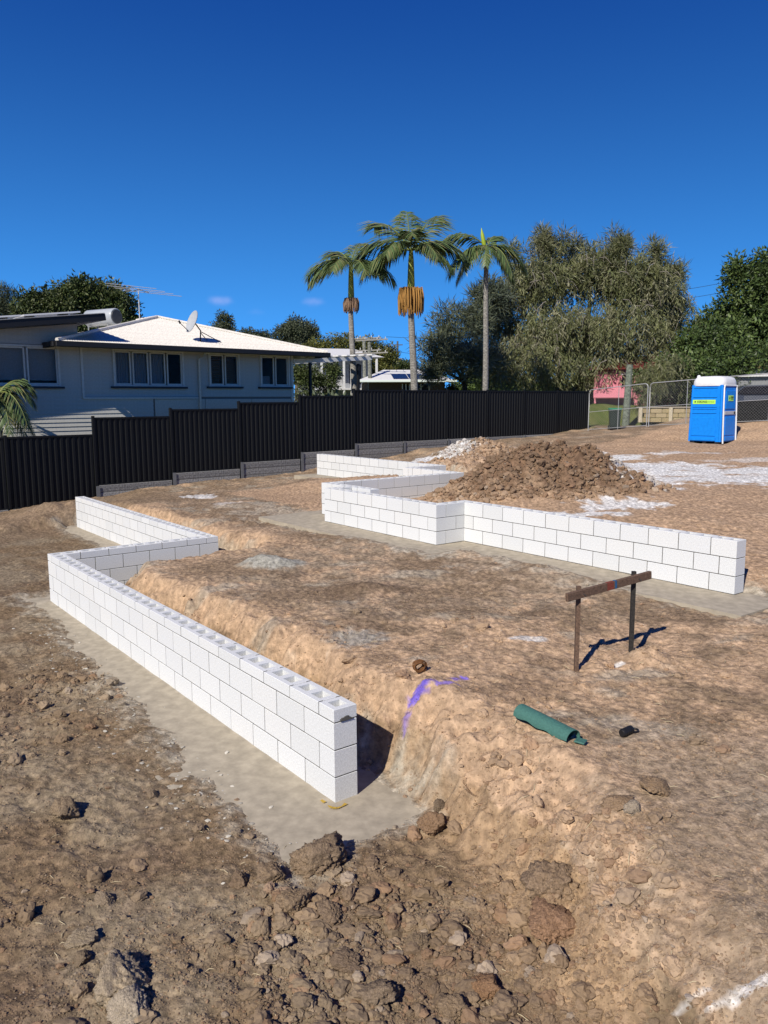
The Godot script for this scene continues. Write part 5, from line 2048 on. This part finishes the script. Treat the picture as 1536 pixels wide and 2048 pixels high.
func palm(label: String, foot: Vector3, top: Vector3, shaft_len: float, r: float, dirs: Array, fruit: float, fruit_col: Color, lm: Material, tm: Material, gm: Material) -> void:
	var t := thing("palm_tree", label, "palm tree", foot, 0.0, "tall palms behind the fence")
	var d := top - foot
	var st := S()
	var pts: Array = []
	var rad: Array = []
	for i in 25:
		var f := i / 24.0
		pts.append(d * f + Vector3(0.03 * sin(f * 5.0), 0, 0))
		rad.append(r * (1.15 - 0.35 * f + (0.025 if i % 2 == 0 else 0.0)))
	tube(st, pts, rad, 10)
	done(st, "trunk", tm, t)
	st = S()
	tube(st, [d, d + Vector3(0, shaft_len * 0.15, 0), d + Vector3(0, shaft_len * 0.7, 0), d + Vector3(0, shaft_len, 0)], [r * 0.85, r * 1.05, r * 0.8, r * 0.5], 10)
	done(st, "crownshaft", gm, t)
	var hub := d + Vector3(0, shaft_len * 0.95, 0)
	for q in dirs:   # heading, length, rise, fall, scale
		var fr := frond(roundi(q[0] * 10.0) + 7, q[1], q[2], q[3], q[1] * 0.40, 60)
		place(fr, "frond", lm, t, Transform3D(Basis(Vector3.UP, deg_to_rad(q[0])), hub))
	if fruit > 0.0:
		st = S()
		var rr := RandomNumberGenerator.new()
		rr.seed = 77
		for i in 260:
			var a := rr.randf_range(0, TAU)
			var q := fruit * sqrt(rr.randf_range(0.02, 1.0)) * 0.36
			var p0 := d + Vector3(cos(a) * r * 0.8, 0.02, sin(a) * r * 0.8)
			var p1 := d + Vector3(cos(a) * (r + q), 0.04 + rr.randf_range(-0.05, 0.1), sin(a) * (r + q))
			var p2 := p1 + Vector3(cos(a) * 0.04, -fruit * rr.randf_range(0.45, 1.15), sin(a) * 0.04)
			tube(st, [p0, p1, p1.lerp(p2, 0.5) + Vector3(cos(a) * 0.03, 0, sin(a) * 0.03), p2], [0.012, 0.016, 0.02, 0.014], 4, false)
		done(st, "fruit_bunch", mat(fruit_col.linear_to_srgb(), 0.8), t)

func build_trees() -> void:
	var lm := leafmat(0.3, 0.5)
	var bark := mat(lin(0.075, 0.06, 0.048), 0.95, "bark", 1.0, 1.5)
	var pale := mat(lin(0.20, 0.17, 0.14), 0.95, "bark", 1.0, 1.5)
	# --- weeping tree
	var lobes := [[8.34, 9.28, -44.0, 2.09, 1.67], [11.41, 9.95, -45.0, 2.42, 1.42], [13.74, 9.13, -44.0, 2.23, 1.67], [15.78, 7.65, -45.0, 1.28, 1.99], [9.14, 6.68, -43.0, 2.99, 1.63], [12.59, 6.67, -43.0, 2.99, 1.63], [7.14, 5.07, -42.0, 2.92, 1.33], [11.06, 4.85, -43.0, 2.99, 1.09], [6.35, 7.58, -44.0, 1.39, 1.67], [14.24, 5.36, -43.0, 1.63, 1.09]]
	var tops := [[8.57, 11.23, -44.0, 0.78, 0.78], [10.55, 11.15, -45.0, 0.63, 0.63], [13.15, 11.27, -45.0, 0.63, 0.71], [14.63, 10.43, -44.0, 0.67, 0.67]]
	var strands: Array = []
	for i in 5:
		strands.append(strand(40 + i, 26, 0.20, 0.034))
	var sprays: Array = []
	for i in 3:
		sprays.append(tuft(60 + i, 22, 0.75, 0.06, -0.35, 0.35))
	var olive := [Color(0.115, 0.128, 0.052), Color(0.15, 0.155, 0.075), Color(0.08, 0.092, 0.036), Color(0.19, 0.185, 0.11), Color(0.13, 0.14, 0.058)]
	var t := tree("weeping_tree", "big grey-green weeping tree with drooping strands behind the far fence", Vector3(10.8, 1.6, -44.5), lobes, 0.30, 42.0, strands, 1.25, olive, lm, pale, "", 0.25)
	for i in 16:
		var q: Array = lobes[rng.randi() % 4]
		var an := rnd(0.25, 0.75) * PI
		tops.append([q[0] + cos(an) * q[3] * 1.05, q[1] + sin(an) * q[4] * 1.1, q[2] + rnd(-0.8, 0.8), rnd(0.3, 0.6), rnd(0.35, 0.8)])
	crown(t, tops + lobes.slice(0, 4), 15.0, sprays, 0.60, olive, lm, 0.2)
	crown(t, tops, 30.0, strands, 0.7, olive, lm, 0.1)
	var twigs := S()
	for i in 110:
		var q: Array = lobes[rng.randi() % lobes.size()]
		var dd := rdir()
		var p := Vector3(q[0] + dd.x * q[3] * 0.9, q[1] + dd.y * q[4] * 0.8, q[2] + absf(dd.z) * q[3] * 0.9) - t.position
		var e := p + Vector3(rnd(-0.7, 0.7), rnd(-0.9, -0.1), rnd(-0.2, 0.4))
		tube(twigs, [p, p.lerp(e, 0.5) + Vector3(0, 0.2, 0), e], [0.025, 0.018, 0.008], 4, false)
	done(twigs, "twigs", mat(lin(0.20, 0.18, 0.155), 0.9), t)
	# --- bluish bottlebrush left of it
	var blue_leaf := [Color(0.075, 0.095, 0.065), Color(0.10, 0.12, 0.085), Color(0.06, 0.075, 0.045), Color(0.09, 0.10, 0.05)]
	tree("bottlebrush_tree", "spiky bluish-green tree between the middle and right-hand palms", Vector3(4.2, 1.6, -41.0), [[4.03, 6.53, -41.0, 1.69, 1.17], [3.07, 5.23, -40.0, 1.39, 1.01], [5.66, 7.87, -42.0, 1.2, 1.2], [4.45, 4.68, -39.0, 1.73, 0.99], [2.58, 4.25, -40.0, 1.01, 0.76]], 0.16, 34.0, sprays, 0.62, blue_leaf, lm, bark, "", 0.3)
	# --- right-hand trees
	var broad: Array = []
	for i in 4:
		broad.append(tuft(80 + i, 26, 0.42, 0.17, 0.15, 0.75))
	var green := [Color(0.045, 0.075, 0.020), Color(0.06, 0.095, 0.024), Color(0.035, 0.055, 0.016), Color(0.08, 0.115, 0.03)]
	tree("broadleaf_tree", "tall dark green leafy tree at the right edge", Vector3(21.5, 2.2, -48.0), [[21.23, 8.4, -47.0, 1.78, 2.08], [20.01, 6.8, -48.0, 1.82, 1.52], [22.21, 9.52, -47.0, 1.19, 2.08], [21.08, 6.14, -47.0, 2.38, 1.78], [23.06, 6.98, -47.0, 2.08, 2.38], [19.58, 5.7, -49.0, 1.55, 1.08], [20.28, 9.95, -47.0, 0.65, 0.89]], 0.3, 22.0, broad, 0.62, green, lm, bark)
	tree("spreading_tree", "low dark spreading tree behind the blue toilet", Vector3(16.4, 2.0, -41.0), [[15.04, 4.07, -40.0, 1.77, 0.89], [17.44, 4.47, -41.0, 1.56, 0.91], [13.56, 3.71, -40.0, 1.01, 0.76], [19.16, 4.76, -42.0, 1.33, 0.8], [16.6, 5.6, -42.5, 1.9, 0.9], [18.3, 5.9, -43.5, 1.7, 0.9], [15.2, 3.0, -40.5, 1.8, 0.8], [17.4, 3.2, -41.0, 1.5, 0.7]], 0.2, 26.0, broad, 0.55, green, lm, bark)
	tree("small_weeping_tree", "small olive weeping shrub in front of the dark trees by the pole", Vector3(12.9, 1.7, -38.0), [[12.87, 4.01, -38.0, 1.2, 0.72], [13.55, 4.59, -38.0, 0.96, 0.6], [12.42, 3.31, -38.0, 0.72, 0.6]], 0.08, 48.0, strands, 0.85, olive, lm, pale, "", 0.2)
	# --- bushes that close the view under the weeping tree
	for q in [[6.5, -52.0, "dark bushes low behind the bottlebrush and right-hand palm"], [10.5, -53.0, "dark bushes low behind the weeping tree's trunk"], [15.0, -53.0, "dark bushes low behind the pink house"]]:
		tree("background_bush", q[2], Vector3(q[0], 2.0, q[1]), [[q[0], 3.4, q[1], 2.2, 1.3], [q[0] - 1.6, 3.0, q[1], 1.6, 1.1], [q[0] + 1.6, 3.1, q[1], 1.6, 1.2]], 0.1, 20.0, broad, 0.6, green, lm, bark, "dark bushes under the weeping tree", 0.2)
	# --- behind the house
	var mango := [Color(0.042, 0.062, 0.018), Color(0.055, 0.08, 0.02), Color(0.03, 0.045, 0.014), Color(0.075, 0.09, 0.03)]
	tree("mango_tree", "dense dark green round-topped tree behind the house roofs", Vector3(-17.2, 1.2, -47.0), [[-17.16, 8.19, -46.0, 2.18, 1.31], [-19.02, 7.93, -46.0, 1.75, 1.16], [-15.05, 7.91, -46.0, 1.45, 1.16], [-16.98, 8.88, -46.0, 1.45, 0.81], [-15.58, 8.6, -46.0, 1.16, 0.81], [-20.0, 8.07, -46.0, 1.02, 0.87], [-14.08, 7.49, -46.0, 0.64, 0.64], [-18.0, 6.8, -46.0, 2.4, 1.2], [-15.4, 6.7, -46.0, 2.0, 1.2]], 0.35, 34.0, broad, 0.5, mango, lm, bark)
	var gum := [Color(0.06, 0.075, 0.04), Color(0.08, 0.095, 0.055), Color(0.045, 0.055, 0.03)]
	tree("gum_tree", "thin-leaved bluish gum tree at the left edge behind the house", Vector3(-28.2, 1.2, -60.0), [[-27.89, 10.22, -60.0, 0.83, 1.06], [-28.34, 9.15, -60.0, 1.14, 0.95], [-27.4, 9.32, -60.0, 0.53, 0.61]], 0.2, 22.0, sprays, 0.7, gum, lm, pale)
	tree("gum_tree", "small two-tufted gum above the pale roof, right of the dish", Vector3(-17.8, 3.0, -90.0), [[-17.67, 11.66, -90.0, 0.8, 0.91], [-18.42, 10.85, -90.0, 1.37, 0.51], [-17.03, 10.84, -90.0, 0.57, 0.68]], 0.2, 30.0, broad, 0.55, gum, lm, pale)
	tree("gum_tree", "rounded distant gum above the far end of the pale roof", Vector3(-9.7, 3.0, -90.0), [[-9.69, 10.53, -90.0, 2.28, 1.37], [-10.93, 10.1, -90.0, 1.42, 1.02], [-8.42, 10.09, -90.0, 1.25, 1.02], [-9.73, 8.89, -90.0, 2.28, 0.91], [-9.7, 7.6, -90.0, 2.2, 1.0]], 0.3, 24.0, broad, 0.6, gum, lm, pale)
	tree("gum_tree", "low line of gum crown just clearing the pale roof ridge", Vector3(-15.6, 3.0, -100.0), [[-16.47, 10.94, -100.0, 1.64, 0.51], [-14.75, 10.68, -100.0, 1.14, 0.44], [-15.6, 10.0, -100.0, 2.4, 0.8]], 0.25, 26.0, broad, 0.6, gum, lm, pale)
	var gold := [Color(0.10, 0.105, 0.022), Color(0.085, 0.095, 0.022), Color(0.13, 0.125, 0.028), Color(0.06, 0.07, 0.018)]
	tree("bushy_tree", "yellow-green bushy tree behind the pergola", Vector3(-4.3, 2.0, -72.0), [[-5.2, 7.22, -72.0, 1.82, 1.09], [-3.41, 7.65, -72.0, 1.82, 0.91], [-4.32, 6.12, -72.0, 2.05, 0.91], [-6.6, 6.6, -72.0, 1.6, 1.1], [-4.0, 4.9, -71.5, 2.4, 1.2]], 0.25, 24.0, broad, 0.55, gold, lm, bark)
	tree("bushy_tree", "olive bushy tree directly behind the two power poles", Vector3(-0.9, 2.0, -76.0), [[-1.48, 7.45, -76.0, 1.63, 1.25], [0.17, 6.89, -76.0, 1.35, 1.06], [-1.25, 6.06, -76.0, 1.92, 0.96], [-0.6, 4.9, -75.5, 2.3, 1.1]], 0.25, 24.0, broad, 0.55, gold, lm, bark)
	tree("bushy_tree", "low dark bushes in front of the far charcoal roof", Vector3(1.8, 2.0, -80.0), [[1.17, 5.97, -80.0, 1.52, 0.71], [2.41, 5.97, -80.0, 1.26, 0.71], [0.3, 6.6, -80.0, 0.7, 0.7], [2.0, 4.9, -79.5, 2.2, 0.9]], 0.2, 24.0, broad, 0.5, mango, lm, bark)
	tree("garden_shrub", "dark leafy shrub under the white pergola", Vector3(-3.2, 1.4, -37.0), [[-3.38, 3.83, -37.0, 0.75, 0.56], [-3.84, 4.06, -37.0, 0.47, 0.51], [-2.7, 3.48, -37.0, 0.66, 0.42], [-2.34, 4.17, -37.0, 0.35, 0.47], [-3.2, 3.0, -37.0, 1.1, 0.5]], 0.06, 70.0, broad, 0.28, mango, lm, bark)
	# broad upright leaves in the garden beside it
	var bp := thing("strap_leaf_plant", "grey-green plant with upright paddle leaves just above the fence", "plant", Vector3(-2.15, 1.4, -34.5))
	for i in 9:
		var st := S()
		var a := rnd(-0.55, 0.55)
		var l := rnd(1.7, 2.15)
		var z := rnd(-0.3, 0.3)
		var up := Vector3(sin(a), cos(a), z * 0.5).normalized()
		var sd := up.cross(Vector3(rnd(-0.5, 0.5), 0, 1)).normalized()
		quad(st, Vector3(0, 0, z), up * l * 0.6 + sd * 0.02, up * l * 0.6 - sd * 0.02, Vector3(0.02, 0, z))
		quad(st, up * l * 0.6, up * l * 0.8 + sd * 0.10, up * l + Vector3(0, 0, 0.08), up * l * 0.8 - sd * 0.10)
		done(st, "leaf", mat(lin(0.14, 0.17, 0.11), 0.5), bp)
	# --- palms
	var fm := leafmat(0.3, 0.45)
	var trunk := mat(lin(0.40, 0.38, 0.34), 0.9, "bark", 1.4, 0.8)
	var shaft := mat(lin(0.30, 0.34, 0.06), 0.5, "faint", 1.0)
	var shaft2 := mat(lin(0.16, 0.15, 0.08), 0.6, "bark", 1.0)
	palm("left-hand of the three tall palms, with a small withered bunch", Vector3(-1.2, 1.4, -33.0), Vector3(-1.29, 6.75, -33.0), 1.55, 0.125,
		[[8.0, 2.0, 0.35, 0.65], [165.0, 2.1, 0.55, 0.75], [190.0, 1.9, 0.2, 0.6], [130.0, 1.6, 1.15, 0.85], [75.0, 1.5, 1.3, 0.6], [-60.0, 1.5, 0.4, 0.8], [-120.0, 1.5, 0.6, 0.9], [40.0, 1.6, 0.7, 0.8], [-20.0, 1.6, 0.3, 0.7]], 0.42, Color(0.22, 0.14, 0.09), fm, trunk, shaft)
	palm("tallest middle palm with a big orange hanging bunch of fruit", Vector3(1.3, 1.4, -33.0), Vector3(1.14, 7.15, -33.0), 1.65, 0.15,
		[[5.0, 2.4, 0.7, 0.75], [172.0, 2.6, 0.75, 0.85], [195.0, 2.3, 0.25, 0.7], [135.0, 2.4, 1.3, 0.75], [55.0, 2.3, 1.35, 0.6], [95.0, 1.7, 1.6, 0.5], [-50.0, 1.8, 0.6, 0.9], [-130.0, 1.8, 0.7, 0.9], [-90.0, 1.6, 1.2, 1.0], [-15.0, 1.9, 0.35, 0.75], [150.0, 1.8, 0.5, 0.8], [25.0, 1.8, 0.9, 0.8]], 0.92, Color(0.36, 0.19, 0.05), fm, trunk, shaft)
	palm("right-hand of the three tall palms, drooping beside the weeping tree", Vector3(4.3, 1.5, -34.0), Vector3(4.33, 8.3, -34.0), 0.75, 0.12,
		[[2.0, 1.9, 0.5, 1.0], [178.0, 2.3, 1.0, 1.0], [200.0, 2.0, 0.3, 0.9], [160.0, 1.5, 0.2, 1.1], [60.0, 1.3, 1.3, 0.9], [-40.0, 1.4, 0.3, 1.2], [-140.0, 1.5, 0.4, 1.1], [20.0, 1.5, 0.2, 1.1], [-100.0, 1.3, 0.5, 1.2]], 0.0, Color.BLACK, fm, trunk, shaft2)
	# spear leaf of the right-hand palm is a part of that palm
	var pr: Node3D = get_node("palm_tree_002")
	var sp := S()
	var b0 := Vector3(-0.05, 7.4, 0)
	tube(sp, [b0, b0 + Vector3(-0.06, 0.3, 0.03), b0 + Vector3(-0.13, 0.62, 0.04), b0 + Vector3(-0.17, 0.9, 0.02)], [0.05, 0.10, 0.08, 0.01], 6)
	done(sp, "spear_leaf", mat(lin(0.28, 0.36, 0.03), 0.5), pr)
	# garden palm at the left edge, between fence and house
	var gp := thing("garden_palm", "feathery palm at the left edge between fence and house", "palm tree", Vector3(-10.75, 0.8, -22.2))
	var st2 := S()
	tube(st2, [Vector3.ZERO, Vector3(0, 1.2, 0), Vector3(0.05, 2.2, 0)], [0.13, 0.11, 0.09], 8)
	done(st2, "trunk", trunk, gp)
	for q in [[10.0, 1.1, 1.0, 1.3], [-25.0, 1.2, 0.5, 1.2], [30.0, 1.1, 1.4, 1.4], [-50.0, 1.1, 0.2, 1.2], [170.0, 1.2, 0.9, 1.2], [90.0, 1.1, 0.9, 1.0], [-90.0, 1.2, 0.7, 1.1], [5.0, 1.1, 0.1, 1.3], [-130.0, 1.2, 0.8, 1.1], [-10.0, 1.0, 0.0, 1.6]]:
		place(frond(roundi(q[0]) + 400, q[1], q[2], q[3], 0.42, 40), "frond", fm, gp, Transform3D(Basis(Vector3.UP, deg_to_rad(q[0])), Vector3(0.05, 2.2, 0)))
